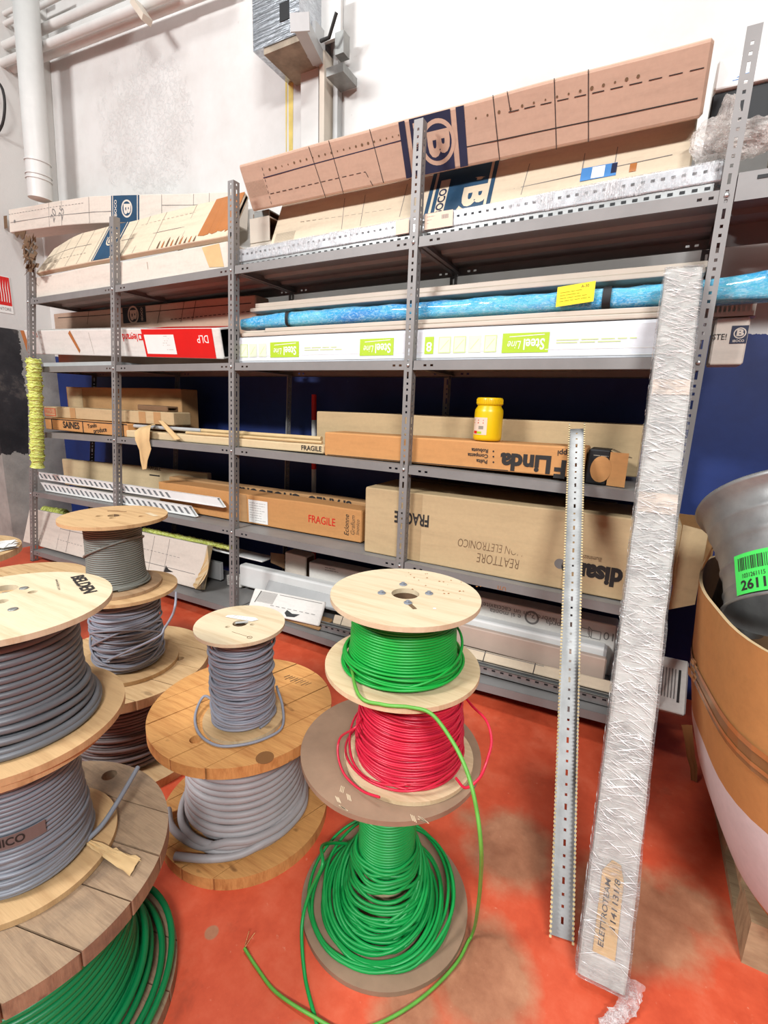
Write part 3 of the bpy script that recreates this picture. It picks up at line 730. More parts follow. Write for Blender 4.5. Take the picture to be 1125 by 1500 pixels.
# film-wrapped bundle of steel channels along the front of the top shelf
A, B = PY(347, 367, 2.05), PY(1062, 234, 2.05); za = shelf_z(0, A.x) + 0.03; zb = shelf_z(0, B.x) + 0.03
A.z = max(A.z, za + 0.06); c = Carton(A, B, min(A.z - za, B.z - zb), 0.07, 'steel_pale', wob=0.001, bevel=0.004, seed=2)
f = c.face()
for k in range(70): f.rect(c.L * k / 70 + 0.006, c.h * .52, c.L * k / 70 + 0.018, c.h * .66, 'black')
bars = put(c, 'steel_channel_bundle', 'bundle of galvanised channels in crinkled clear film along the front of the top shelf', 'channel bundle')
e = 0.004; c2 = Carton(A + V((-.004, -e, e)), B + V((.004, -e, e)), c.h + 2 * e, c.d + 2 * e, 'film_bar', wob=0.003, bevel=0.008, seed=9); fm = c2.build('shrink_wrap', bars); fm['label'] = 'crinkled clear shrink film'
m = MB(); q0, q1 = c.fr(0.02, 0.004, -0.027), c.fr(c.L - .02, 0.004, -0.027); m.box(q0, q1 - q0, c.fr.uy * 0.05, V((0, 0, 0.025)), 'galvanised')
ff = Face(m, q0, q1 - q0, (0, 0, 1))
for k in range(60): ff.rect(c.L * k / 60 + 0.006, 0.007, c.L * k / 60 + 0.022, 0.016, 'black')
m.build('perforated_channel', bars)
child_sheet(bars, c2, 'paper_label', 'front', fp(c2, 'front', 623, 320)[0], 0.004, fp(c2, 'front', 664, 312)[0], c.h + .004, 'paper_pink', 'pinkish paper label with barcode', lambda f: (f.scribble(fp(c2, 'front', 626, 320)[0], 0.02, 0.06, 0.05, 4, 'ink_faint', seed=3), [f.rect(fp(c2, 'front', 648, 315)[0] + k * .005, c.h * .6, fp(c2, 'front', 648, 315)[0] + k * .005 + .003, c.h * .85, 'ink_grey', 0.0006) for k in range(6)]), lift=0.006)
child_sheet(bars, c2, 'paper_label', 'front', fp(c2, 'front', 580, 330)[0], 0.004, fp(c2, 'front', 600, 325)[0], c.h, 'paper_pink', 'plain pinkish paper label', lift=0.006)
# cream carton behind it
x0 = PY(388, 352, 2.14).x; z = 2.098
Ab = V((x0, 2.14, z + .040)); Bb = V((0.03, 2.14, z + .052))
c = from_bottom(Ab, Bb, 0.358, 0.10, 'carton_cream', tilt=0.43, seed=11, wob=0.002); f = c.face(); H, L = c.h, c.L
S = lambda u, v: fp(c, 'front', u, v)[0]
for a, b in (((505, 290), (500, 335)), ((535, 285), (527, 330)), ((597, 270), (585, 318)), ((776, 240), (763, 285)), ((857, 225), (850, 265)), ((905, 215), (898, 255))):
    f.line(fp(c, 'front', *a), fp(c, 'front', *b), 0.003, 'ink_grey')
f.dash(fp(c, 'front', 440, 325), fp(c, 'front', 575, 305), 0.0025, 'ink_faint'); f.line(fp(c, 'front', 735, 280), fp(c, 'front', 985, 226), 0.003, 'ink_grey')
sa, sb = S(628, 285), S(724, 270); f.rect(sa, 0.004, sb, H - 0.004, 'navy_teal')
for q in (sa + 0.02, sb - 0.03): f.rect(q, 0.004, q + 0.012, H - 0.004, 'carton_cream', 0.0006)
cc = fp(c, 'front', 690, 302); f.disc(cc[0], H * .46, 0.092, 'carton_cream', 0.0005); f.disc(cc[0], H * .46, 0.074, 'navy_teal', 0.0009); f.text('B', cc[0], H * .46, 0.108, 'carton_cream', -90, 0.045, 1.25, 0.0013)
f.rect(sa + 0.05, 0.03, sa + 0.095, H - .08, 'carton_cream', 0.0007); f.text('IBOCO', sa + 0.073, H * .42, 0.036, 'navy', 90, 0.03, 1.0, 0.0011)
for k in range(22): f.line((0.03 + k * .006, 0.05), (0.03 + k * .006, 0.15), 0.0015, 'ink_faint')
backC = put(c, 'carton', 'cream carton with large dark blue emblem block leaning behind the film-wrapped channels', 'carton', G_C)
child_sheet(backC, c, 'adhesive_label', 'front', S(850, 262), fp(c, 'front', 850, 266)[1], S(903, 250), fp(c, 'front', 850, 248)[1], 'blue_print', 'blue and white sticker', lambda f: (f.rect(S(866, 258), fp(c, 'front', 866, 262)[1], S(885, 254), fp(c, 'front', 866, 246)[1], 'paper', 0.0006), f.rect(S(895, 250), fp(c, 'front', 895, 254)[1], S(903, 250), fp(c, 'front', 895, 240)[1], 'navy', 0.0006)), lift=0.002)
child_sheet(backC, c, 'yellow_sticker', 'front', S(922, 248), fp(c, 'front', 922, 252)[1], S(932, 246), fp(c, 'front', 922, 240)[1], 'tape', 'orange sticker', lift=0.002)
# big pinkish carton lying on top, leaning out
A, B = PY(348, 243, 2.058), PY(1048, 52, 2.058)
c = Carton(A, B, 0.205, 0.13, 'carton_pink', -0.50, seed=14, wob=0.002, bevel=0.010); f = c.face(); H, L = c.h, c.L
Q = lambda u, v: fp(c, 'front', u, v)
for a, b in (((452, 216), (477, 290)), ((481, 207), (503, 284)), ((541, 190), (562, 268)), ((722, 140), (732, 235)), ((812, 116), (815, 219)), ((862, 102), (862, 208))):
    f.line(Q(*a), Q(*b), 0.003, 'ink')
f.line(Q(386, 261), Q(590, 206), 0.0036, 'navy'); f.line(Q(680, 216), Q(1022, 144), 0.0036, 'ink')
f.dash(Q(396, 284), Q(535, 252), 0.0026, 'ink'); f.dash(Q(535, 252), Q(548, 275), 0.0026, 'ink'); f.dash(Q(745, 165), Q(1034, 98), 0.0028, 'ink', 0.04, 0.02); f.line(Q(743, 135), Q(748, 165), 0.0026, 'ink')
f.dash(Q(384, 246), Q(398, 300), 0.0026, 'ink', 0.012, 0.012)
for k in range(14): f.line(Q(360 + k * 1.9, 268 - k * .4), Q(368 + k * 1.9, 290 - k * .4), 0.0014, 'ink_brown')
R = random.Random(2)
for u in list(range(395, 590, 9)) + list(range(680, 950, 17)):
    a = Q(u, 246 - (u - 390) * .262 + (4 if u < 600 else 8)); f.disc(a[0], a[1], R.uniform(.003, .006), 'ink_brown', 0, 8)
p1, p2 = Q(590, 225), Q(683, 205); sa, sb = p1[0], p2[0]; W_ = sb - sa
f.rect(sa, 0.004, sa + W_ * .1, H - .004, 'navy'); f.rect(sa + W_ * .17, 0.004, sb - W_ * .2, H - .004, 'navy'); f.rect(sb - W_ * .12, 0.004, sb, H - .004, 'navy')
lc = Q(641, 209); logo(f, lc[0], lc[1], 0.078, 'navy', 'carton_pink'); f.rect(sa + W_ * .22, .1, sa + W_ * .30, H - .02, 'carton_pink', .0005); f.text('IBOCO', sa + W_ * .26, .13, 0.02, 'navy', 90, .02, 1, .001)
fb = c.face('bottom'); fb.rect(sa, 0.012, sb, c.d - .01, 'navy'); fb.rect(sb - W_ * .2, .012, sb - W_ * .12, c.d - .01, 'carton_pink', .0006)
put(c, 'carton', 'long pinkish-brown printed carton lying topmost across the two right bays, tipped forward', 'carton', G_C)
# bay beyond the right upright
mb = MB(); x0, x1 = px(4, 2.1) + 0.003, 0.95
mb.box((x0, YR + .0035, 2.135), (x1 - x0, 0, 0), (0, .49, 0), (0, 0, .002), 'rack_grey'); mb.box((x0, YR + .0035, 2.056), (x1 - x0, 0, 0), (0, .0015, 0), (0, 0, .079), 'rack_grey')
mb.box((x0, YR + .49, 2.056), (x1 - x0, 0, 0), (0, .0015, 0), (0, 0, .079), 'rack_grey')
ff = Face(mb, (x0, YR + .0035, 2.056), (1, 0, 0), (0, 0, 1))
for k in range(5): ff.rect(.05 + k * .12, .055, .10 + k * .12, .066, 'black')
for yr in (2.15, 2.32): mb.box((x0, yr, 2.115), (x1 - x0, 0, 0), (0, .06, 0), (0, 0, .02), 'rack_grey')
mb.build('shelf', rack)
x0 = .22
c = Carton(V((.30, 2.12, 2.26)), V((.95, 2.12, 2.26)), .12, .2, 'pvc_pink', wob=0, bevel=.004); put(c, 'plastic_trunking', 'pinkish-beige trunking on the shelf beyond the right upright, under the wider beige one', 'trunking', G_P)
c = Carton(V((.27, 2.16, 2.36)), V((.95, 2.16, 2.36)), .095, .2, 'pvc_beige', wob=0, bevel=.006); put(c, 'plastic_trunking', 'beige trunking beyond the right upright, directly below the black board', 'trunking', G_P)
p = PY(1042, 112, 2.2); c = Carton(V((.062, 2.2, 2.47)), V((.95, 2.2, 2.47)), .105, .2, 'black', wob=0, bevel=.004); put(c, 'carton', 'black board lying under the film-wrapped plank at the top right', 'board')
p = PY(1042, 74, 2.21); A = V((.062, 2.19, 2.565)); c = Carton(A, V((.95, 2.19, 2.565)), .09, .2, 'pvc_white', wob=.001, bevel=.006); f = c.face()
for k in range(9): x_ = .05 + k * .095; y_ = .018 + .035 * (k % 2); f.line((x_, y_), (x_ + .06, y_), .002, 'blue_print'); f.poly([(x_ + .01, y_ + .006), (x_ + .05, y_ + .006), (x_ + .055, y_ + .014), (x_ + .02, y_ + .012)], 'blue_print')
pl = put(c, 'plank', 'white plank in printed film, topmost at the upper right behind the right upright', 'plank')
# crumpled bubble film at the right end of the top shelf
def blob(mb, cpt, sx, sy, sz, mat, seed, amp=0.35, n=26, cut=None):
    vs = []; fs = []
    for i in range(n + 1):
        th = PI * i / n
        for k in range(n * 2):
            ph = PI * k / n; d = V((math.sin(th) * math.cos(ph), math.sin(th) * math.sin(ph), math.cos(th)))
            r = 1 + amp * noise.noise(d * 1.7 + V((seed, 0, 0))) + amp * .5 * abs(noise.noise(d * 5 + V((0, seed, 0)))) + amp * .2 * noise.noise(d * 12)
            vs.append(V(cpt) + V((d.x * sx, d.y * sy, d.z * sz)) * r)
    w_ = n * 2
    for i in range(n):
        for k in range(w_): fs.append((i * w_ + k, (i + 1) * w_ + k, (i + 1) * w_ + (k + 1) % w_, i * w_ + (k + 1) % w_))
    mb.add(vs, fs, mat, False)
m = MB(); blob(m, PY(1045, 206, 2.15), .075, .04, .062, 'bubble', 3.1, .28); blob(m, PY(1098, 202, 2.12), .085, .05, .05, 'bubble', 7.7, .28)
blob(m, PY(1066, 170, 2.15), .03, .026, .062, 'bubble', 1.7, .25)
tag(m.build('bubble_wrap'), 'crumpled translucent bubble wrap bunched at the right end of the top shelf', 'bubble wrap')

# ---------------- level 2
A, B = PY(78, 460, 2.3), PY(374, 431.5, 2.3); c = from_top(A, B, 1, .12, 'carton_pink', seed=21); f = c.face(); Q = lambda u, v: fp(c, 'front', u, v)
for a, b in (((236, 446), (231, 474)), ((270, 442), (265, 472)), ((287, 441), (282, 470)), ((130, 455), (128, 475))): f.line(Q(*a), Q(*b), .004, 'ink')
f.line(Q(85, 466), Q(183, 459), .005, 'ink'); f.line(Q(214, 457), Q(368, 444), .005, 'ink'); f.dash(Q(250, 468), Q(368, 456), .004, 'ink')
a, b = Q(181, 474), Q(213, 448); f.rect(a[0], a[1], b[0], b[1], 'black'); logo(f, (a[0] + b[0]) / 2 - .01, (a[1] + b[1]) / 2, .06, 'black', 'carton_pink'); f.text('IBOCO', b[0] - .04, (a[1] + b[1]) / 2, .02, 'carton_pink', 90, .02, 1, .001)
put(c, 'carton', 'pinkish carton with black emblem block, behind white and red carton on second shelf', 'carton', G_C)
m = MB(); xl = px(0, 1.6) + .06
pb = PY(45, 521, 2.06); zb = pb.z
m.box((xl, 2.06, 1.592), (.86, 0, 0), (0, .2, 0), (0, 0, .026), 'pvc_grey'); tag(m.build('board'), 'grey-beige board lying under the left end of the white and red carton', 'board')
A, B = PY(30, 484, 2.07), PY(320, 480, 2.07)
ux, uz = tilted_uz(A, B, -.21); h = (A - plane_hit(317, 526, A, ux.cross(uz))).dot(uz)
c = Carton(A, B, h, .17, 'carton_pale', -.21, seed=22, wob=.001, open_r=.12, inner='black'); f = c.face(); Q = lambda u, v: fp(c, 'front', u, v); H, L = c.h, c.L
sr = Q(210, 500)[0]; f.rect(sr, .003, Q(313, 500)[0], H - .003, 'red_print'); c.face('top').rect(sr + .05, .004, L - .03, c.d - .004, 'red_print')
q = Q(297, 496); f.text('DLP', q[0], q[1], .045, 'paper', 180, 0.0, .9); q = Q(193, 494); f.text('legrand', q[0] - .02, q[1], .046, 'red_print', 180, .02, .8); q = Q(204, 494); f.rect(q[0] - .01, q[1] - .018, q[0] + .03, q[1] + .02, 'red_print'); f.rect(q[0], q[1] - .01, q[0] + .02, q[1] + .012, 'carton_pale', .0006)
f.text('DLP', Q(50, 490)[0], Q(50, 490)[1], .035, 'red_faint', 180); f.line((Q(133, 500)[0], .01), (Q(133, 500)[0], H - .02), .002, 'ink_faint')
tt = c.face('top'); tt.text('legrand', Q(200, 480)[0], .05, .03, 'red_print', 180)
dl = put(c, 'carton', 'long white carton with red right end and paper label on second shelf', 'carton', G_C)
q0, q1 = Q(217, 518), Q(254, 490); child_sheet(dl, c, 'paper_label', 'front', q0[0], q0[1], q1[0], q1[1], 'paper', 'white printed address label', lambda f: f.scribble(q0[0] + .02, q0[1] + .02, (q1[0] - q0[0]) * .85, (q1[1] - q0[1]) * .8, 7, 'ink_faint', .002, 5))
ft = c.face(); ft.mb = MB(); ft.e = .002; a, b = Q(101, 484), Q(116, 515); ft.poly([(a[0] - .02, a[1] - .02), (a[0] + .01, a[1]), (b[0] + .02, b[1] + .01), (b[0] - .0, b[1] - .01)], 'tape'); o = ft.mb.build('packing_tape', dl); o['label'] = 'diagonal strip of brown tape'
ft = c.face(); ft.mb = MB(); ft.e = .002; ft.rect(-.001, .0, .05, H, 'tape'); fl = c.face('left'); fl.mb = ft.mb; fl.e = .003; fl.rect(0, 0, c.d, H, 'tape')
q = c.fr(-.003, .0, .0); ft.mb.add([q + V((0, .02, .0)), q + V((-.07, .03, .01)), q + V((-.09, .05, -.03)), q + V((-.05, .05, -.05)), q + V((-.03, .04, -.012)), q + V((0, .05, -.02))], [(0, 1, 2, 3, 4, 5)], 'tape'); o = ft.mb.build('packing_tape', dl); o['label'] = 'brown tape hanging off the left end'
# white and lime carton spanning two bays
A, B = PY(346, 494.5, 2.047), PY(1035, 463, 2.047); B.z = A.z + (B.z - A.z) * .9
c = from_top(A, B, 1, .14, 'carton_glossy', seed=23, wob=.0008, bevel=.014); f = c.face(); Q = lambda u, v: fp(c, 'front', u, v); H, L = c.h, c.L
def lime(u0, u1, v):
    a, b = Q(u0, v + 10), Q(u1, v - 10); mid = H * .48; f.rect(a[0], mid - .038, b[0], mid + .038, 'lime'); f.text('Steel', a[0] + (b[0] - a[0]) * .69, mid - .004, .042, 'paper', 180, .02, .74); f.text('Line', a[0] + (b[0] - a[0]) * .26, mid - .006, .032, 'paper', 180, 0, .74, shear=.3); f.line((a[0] + (b[0] - a[0]) * .15, mid + .024), (a[0] + (b[0] - a[0]) * .9, mid + .03), .003, 'paper', .0005)
lime(396, 438, 512); lime(527, 577, 508); lime(735, 805, 502)
for u, mt in ((352, 'lime_pale'), (365, 'lime_faint'), (379, 'lime_faint'), (642, 'lime_pale'), (664, 'lime_pale'), (686, 'lime_faint'), (709, 'lime_pale')):
    a = Q(u, 510)[0]; b = Q(u + (11 if u < 600 else 18), 510)[0]; f.rect(a, H * .48 - .034, b, H * .48 + .034, mt); f.rect(a + .004, H * .48 - .03, b - .004, H * .48 + .03, 'lime_faint', .0005); f.line((a + .01, H * .48 - .02), (b - .01, H * .48 + .02), .003, 'lime_pale', .0008)
a, b = Q(622, 510)[0], Q(635, 510)[0]; f.rect(a, H * .48 - .036, b, H * .48 + .036, 'lime'); f.text('8', (a + b) / 2, H * .45, .04, 'paper', 180, .02)
f.scribble(Q(446, 510)[0], H * .40, Q(522, 510)[0] - Q(446, 510)[0], .022, 2, 'lime_pale', .004, 4); f.scribble(Q(815, 500)[0], H * .42, Q(945, 500)[0] - Q(815, 500)[0], .02, 2, 'lime_pale', .004, 6)
f.line((.02, H * .28), (L - .02, H * .28), .0022, 'paper'); f.line((.02, H * .1), (L - .02, H * .1), .0022, 'paper')
put(c, 'carton', 'long glossy white carton with lime green logo blocks on second shelf', 'carton', G_C)
ztop = lambda x: A.z + (B.z - A.z) * (x - A.x) / (B.x - A.x)
def strip(u0, v0, u1, v1, y, h, d, mat, name, label, cat='profile', group=G_P, **k):
    a, b = PY(u0, v0, y), PY(u1, v1, y); c = Carton(a, b, h, d, mat, wob=.0006, bevel=.004, **k); return put(c, name, label, cat, group), c
def strip_on(x0, x1, y, z0, z1, h, d, mat, name, label, cat='profile'):
    c = Carton(V((x0, y, z0 + h)), V((x1, y, z1 + h)), h, d, mat, wob=.0005, bevel=.004, open_l=.03, open_r=.03, inner='pvc_beige'); return put(c, name, label, cat, G_P), c
ga, gb = A.x + .03, B.x - .1
zA, zB = ztop(ga) + .004, ztop(gb) + .004
strip_on(ga, gb, 2.055, zA, zB, .019, .085, 'pvc_beige', 'plastic_profile', 'beige plastic profile lying directly on the lime-logo white carton')
strip_on(ga + .16, gb, 2.065, zA + .02, zB + .02, .02, .085, 'pvc_beige', 'plastic_profile', 'beige plastic profile lying just under the blue-wrapped bundle, starting further right')
strip_on(ga, ga + .155, 2.07, zA + .02, zA + .02, .012, .07, 'pvc_beige', 'plastic_profile', 'short beige profile end under the left end of the blue-wrapped bundle')
# blue wrapped bundle
zb0, zb1 = zA + .047, zB + .047
m = MB(); n = 90; k_ = 20; vs = []; fs = []; xa, xb = A.x - .02, .34
for i in range(n + 1):
    u = i / n; x = xa + (xb - xa) * u; z = zb0 + (zb1 - zb0) * (x - ga) / (gb - ga)
    hh = .037 * (.72 + .28 * min(1, u * 8)) * (1 if u < .9 else 1 + (u - .9) * 3.4); dd = .062 * (1 if u < .94 else 1 - (u - .94) * 5)
    if i in (0, n): hh *= .35; dd *= .5
    for j in range(k_):
        a = 2 * PI * j / k_; ca, sa_ = math.cos(a), math.sin(a); e = .55
        y_ = dd * math.copysign(abs(ca) ** e, ca); z_ = hh * math.copysign(abs(sa_) ** e, sa_)
        d = noise.noise(V((x * 9, ca * 2, sa_ * 2))) * .006 + noise.noise(V((x * 26, ca * 5, sa_ * 5))) * .003
        if z_ < 0: d *= .25
        vs.append(V((x, 2.135 + y_ * (1 + d * 8), z + hh + z_ + d * (1 if z_ > 0 else 0))))
for i in range(n):
    for j in range(k_): fs.append((i * k_ + j, (i + 1) * k_ + j, (i + 1) * k_ + (j + 1) % k_, i * k_ + (j + 1) % k_))
m.add(vs, fs, 'blue_bag', True); m.add(vs[:k_], [tuple(range(k_))], 'blue_bag'); m.add(vs[-k_:], [tuple(range(k_))[::-1]], 'blue_bag')
bag = tag(m.build('wrapped_bundle'), 'long bundle wrapped in shiny blue plastic with black straps and a yellow label', 'wrapped bundle')
def ring_at(x, w_, mat, name, lab, g=1.06):
    m = MB(); u = (x - xa) / (xb - xa); z = zb0 + (zb1 - zb0) * (x - ga) / (gb - ga); hh = .037 * (.72 + .28 * min(1, u * 8)); vs = []
    for s_ in (0, 1):
        for j in range(24):
            a = 2 * PI * j / 24; ca, sa_ = math.cos(a), math.sin(a); vs.append(V((x + s_ * w_, 2.135 + .067 * g * math.copysign(abs(ca) ** .55, ca), z + hh + (hh * 1.03 + .004) * math.copysign(abs(sa_) ** .55, sa_) + .0)))
    m.add(vs, [(j, (j + 1) % 24, 24 + (j + 1) % 24, 24 + j) for j in range(24)], mat, True); o = m.build(name, bag); o['label'] = lab
ring_at(PY(418, 465, 2.07).x, .02, 'black', 'strap', 'black plastic strap'); ring_at(PY(883, 430, 2.07).x, .03, 'black', 'strap', 'black plastic strap')
a, b = PY(814, 450, 2.058), PY(872, 421, 2.058); m = MB(); ff = Face(m, (a.x, 2.058, a.z), (b.x - a.x, 0, .012), (0, 0, 1)); ff.rect(0, 0, b.x - a.x, .072, 'yellow_label'); ff.scribble(.012, .012, .12, .042, 4, 'ink', .0014, 8); ff.text('A-30', (b.x - a.x) * .74, .060, .010, 'ink'); m.build('label', bag)['label'] = 'yellow printed label'
# profiles above the bundle, at the back
rz = zb0 + .095
a, b = PY(366, 455, 2.12), PY(1034, 396, 2.12); zl_ = a.z - .008; zr_ = b.z - .008
strip_on(A.x + .06, .12, 2.215, 1.592, 1.590, min(zl_, zr_) - 1.594, .05, 'pvc_grey', 'plastic_profile', 'tall grey profile standing on edge behind the blue-wrapped bundle')
strip_on(a.x, b.x, 2.12, zl_, zr_, .02, .14, 'pvc_beige', 'plastic_profile', 'beige profile lying just above the blue-wrapped bundle')
a, b = PY(373, 438, 2.135), PY(1040, 373, 2.135)
strip_on(a.x, b.x, 2.135, zl_ + .0215, zr_ + .0215, .024, .1, 'pvc_beige', 'plastic_profile', 'topmost beige profile of the second shelf, over the blue-wrapped bundle')
# right of the last upright
c = Carton(PY(1049, 466, 2.2), PY(1101, 463.5, 2.2), .165, .1, 'carton_white', seed=26, wob=.0005); f = c.face(); Q = lambda u, v: fp(c, 'front', u, v)
a = Q(1076, 499); b = Q(1101, 479); f.rect(.053, .074, c.L - .002, .136, 'navy'); logo(f, .080, .110, .019, 'navy', 'carton_white', 0); f.text('IBOCO', .079, .083, .008, 'carton_white', 0, .02); f.text('STE!', .021, .098, .021, 'ink', 0, .0, .85)
c1 = put(c, 'carton', 'off-white carton end with blue emblem sticking out past right upright, second shelf', 'carton', G_C)
p = PY(1049, 443, 2.19); m = MB(); q0 = c.fr(-.03, 0, c.h + .002); Lp = c.L + .045; P = lambda u, v, w_: q0 + V((u, w_, v)); us = [0]; sk = []
while us[-1] < Lp - .02: us += [us[-1] + .006, us[-1] + .014]; sk.append((len(us) - 2, 1))
us[-1] = min(us[-1], Lp); sheet(m, P, us, [0, .018, .048, .064], sk, 'pvc_beige', .002); m.box(q0 + V((0, .05, 0)), (Lp, 0, 0), (0, .003, 0), (0, 0, .064), 'pvc_beige'); m.box(q0, (Lp, 0, 0), (0, .053, 0), (0, 0, .002), 'pvc_beige')
tag(m.build('slotted_trunking'), 'beige slotted trunking on the carton end past the right upright', 'trunking', G_P)

# ---------------- level 3
A, B = PY(65, 611.5, 2.05), PY(186, 621, 2.05); c = from_top(A, B, 2, .12, 'carton_orange', seed=31, wob=.0008); f = c.face(); Q = lambda u, v: fp(c, 'front', u, v); H, L = c.h, c.L
for u in (76, 121, 180): f.line((Q(u, 620)[0], .002), (Q(u, 620)[0], H - .002), .01, 'ink')
f.line((.0, H - .006), (L, H - .006), .007, 'ink'); q = Q(104, 621); f.text('SAINES', q[0], H * .5, H * .55, 'ink', 0, .03); q = Q(140, 625); f.text('Tondo', q[0] - .04, H * .62, H * .34, 'ink', 8, .02); f.text('produce', q[0] + .05, H * .32, H * .38, 'ink', 8, .02)
put(c, 'carton', 'narrow orange carton with black lettering, lowest in pile at left of third shelf', 'carton', G_C)
zt = c.fr(0, 0, c.h).z + .002; zt2 = c.fr(c.L, 0, c.h).z + .002
A, B = PY(64, 595, 2.09), PY(253, 604.5, 2.09); ext = (B.x - c.fr(0, 0, 0).x) / (c.fr(c.L, 0, 0).x - c.fr(0, 0, 0).x); zr = zt + (zt2 - zt) * ext
c = Carton(A, B, min(A.z - zt, B.z - zr), .14, 'carton_tan', seed=32, wob=.0008); f = c.face(); f.rect(.005, .01, .16, c.h - .012, 'red_faint'); f.rect(.015, .018, .15, c.h - .02, 'carton_tan', .0005); f.text('FRAGILE', .083, c.h * .5, .03, 'red_faint', 0, .02, .85, .001)
for u in (.35, 1.15, 1.3): f.rect(u, .003, u + .07, c.h - .003, 'carton_brown')
trC = put(c, 'carton', 'shallow tan carton with faint red print lying on narrow black-lettered carton, third shelf', 'carton', G_C)
q = c.fr(c.L - .38, .02, c.h + .002); c = Carton(q + V((0, 0, .04)), q + V((.3, 0, .036)), .036, .09, 'carton_dark', seed=33, open_r=.05); put(c, 'carton', 'small dark brown open carton on the right end of the shallow tan carton', 'carton', G_C)
A, B = PY(96, 566.5, 2.3), PY(264, 569.5, 2.3); c = from_top(A, B, 2, .145, 'carton_brown', seed=34); f = c.face(); f.rect(.02, .01, .22, c.h - .01, 'carton_tan'); put(c, 'carton', 'tall plain brown carton at the back of the third shelf on the left', 'carton', G_C)
# long cream carton under the rods
A, B = PY(184, 630, 2.047), PY(474, 652, 2.047); c = from_top(A, B, 2, .1, 'carton_beige', seed=35, wob=.0008); f = c.face(); q = fp(c, 'front', 456, 658); f.text('FRAGILE', q[0], c.h * .5, .026, 'ink', 0, .02)
put(c, 'carton', 'thin cream carton lying along the third shelf edge under the rods', 'carton', G_C); zc0, zc1, xc0, xc1 = c.fr(0, 0, c.h).z, c.fr(c.L, 0, c.h).z, c.fr(0, 0, 0).x, c.fr(c.L, 0, 0).x
def rod(name, u0, v0, u1, v1, y, r, mat, label, cat='rod'):
    m = MB(); a, b = PY(u0, v0, y), PY(u1, v1, y)
    for i in range(1): m.tube([a.lerp(b, t / 8) for t in range(9)], r, mat, 10)
    return tag(m.build(name), label, cat, 'rods on the third shelf'), a, b
zr = lambda x: zc0 + (zc1 - zc0) * (x - xc0) / (xc1 - xc0)
def rod_on(name, u0, u1, y, dz, r, mat, label, knots=0):
    xa_, xb_ = PY(u0, 630, y).x, PY(u1, 645, y).x; m = MB(); N = 24; pts = []; rs = []
    for i in range(N + 1):
        x = xa_ + (xb_ - xa_) * i / N; pts.append(V((x, y, zr(x) + dz + r + .003))); rs.append(r * (1.18 if knots and i in knots else 1))
    m.tube(pts, r, mat, 10, rs=rs); return tag(m.build(name), label, 'rod', 'rods on the third shelf')
rod_on('bamboo_rod', 273, 472, 2.062, 0, .0085, 'bamboo', 'thin bamboo cane lying in front on the cream carton', (4, 12, 19))
rod_on('bamboo_rod', 296, 471, 2.105, .012, .0125, 'bamboo', 'thicker brown cane lying behind, continuing the grey tube on the third shelf', (9,))
rod_on('plastic_tube', 190, 296, 2.105, .012, .0125, 'pvc_grey', 'light grey plastic tube lying left of the thick cane on the third shelf')
# paper strips tied on the rods
def paper(pts_l, pts_r, mat, name, label, cat, seed=1, amp=.006, sub=10):
    m = MB(); R = []; vs = []
    for s_ in (0, .0012):
        for i in range(len(pts_l)):
            for j in range(sub + 1):
                t = j / sub; p = V(pts_l[i]).lerp(V(pts_r[i]), t); p = p + V((0, noise.noise(V((i * .9, t * 3, seed))) * amp + s_, noise.noise(V((i * .7, t * 2, seed + 5))) * amp * .5)); vs.append(p)
    w_ = sub + 1; N = len(pts_l); fs = []
    for i in range(N - 1):
        for j in range(sub): fs.append((i * w_ + j, i * w_ + j + 1, (i + 1) * w_ + j + 1, (i + 1) * w_ + j)); o = N * w_; fs.append((o + (i + 1) * w_ + j, o + (i + 1) * w_ + j + 1, o + i * w_ + j + 1, o + i * w_ + j))
    m.add(vs, fs, mat, True); return tag(m.build(name), label, cat) if label else m
L_ = [PY(224, 621, 2.08), PY(204, 626, 2.03), PY(197, 632, 1.992), PY(199, 645, 1.988), PY(203, 660, 1.986), PY(206, 675, 1.985), PY(208, 688, 1.985)]
R_ = [PY(228, 622, 2.08), PY(221, 623, 2.03), PY(220, 630, 1.992), PY(219, 645, 1.988), PY(220, 658, 1.986), PY(217, 674, 1.985), PY(214, 687, 1.985)]
paper(L_, R_, 'brown_paper', 'paper_strip', 'torn brown paper strip hanging over the edge of the third shelf', 'paper strip', 2, .014)
L_ = [PY(232, 617, 2.075), PY(243, 630, 2.04), PY(256, 645, 2.02)]; R_ = [PY(238, 616, 2.075), PY(252, 630, 2.04), PY(264, 643, 2.02)]
paper(L_, R_, 'brown_paper', 'paper_strip', 'short folded brown paper tail lying on the rods beside the hanging strip', 'paper strip', 6, .008)
# back brown carton and lettered carton
A, B = PY(463, 602, 2.27), PY(945, 622, 2.27); c = from_top(A, B, 2, .175, 'carton_tan', seed=36); ft = c.face('top'); ft.rect(.01, .02, c.L - .01, c.d - .01, 'carton_dark'); put(c, 'carton', 'long brown open-topped carton at the back of the third shelf, behind the yellow jar', 'carton', G_C)
A, B = PY(475, 632.5, 2.047), PY(859, 656.5, 2.047); c = from_top(A, B, 2, .19, 'carton_orange', seed=37, wob=.001); f = c.face(); Q = lambda u, v: fp(c, 'front', u, v); H, L = c.h, c.L
for b_, u, v, s_, k_ in (('Robusta', 703, 659.5, .0165, 1), ('Compatta', 700, 667, .0165, 1), ('Pulita', 706, 675.5, .0165, 1)):
    q = Q(u, v); f.text(b_, q[0], q[1], s_, 'ink', 180, .025); f.disc(Q(723, v)[0], q[1], .004, 'ink', 0, 8)
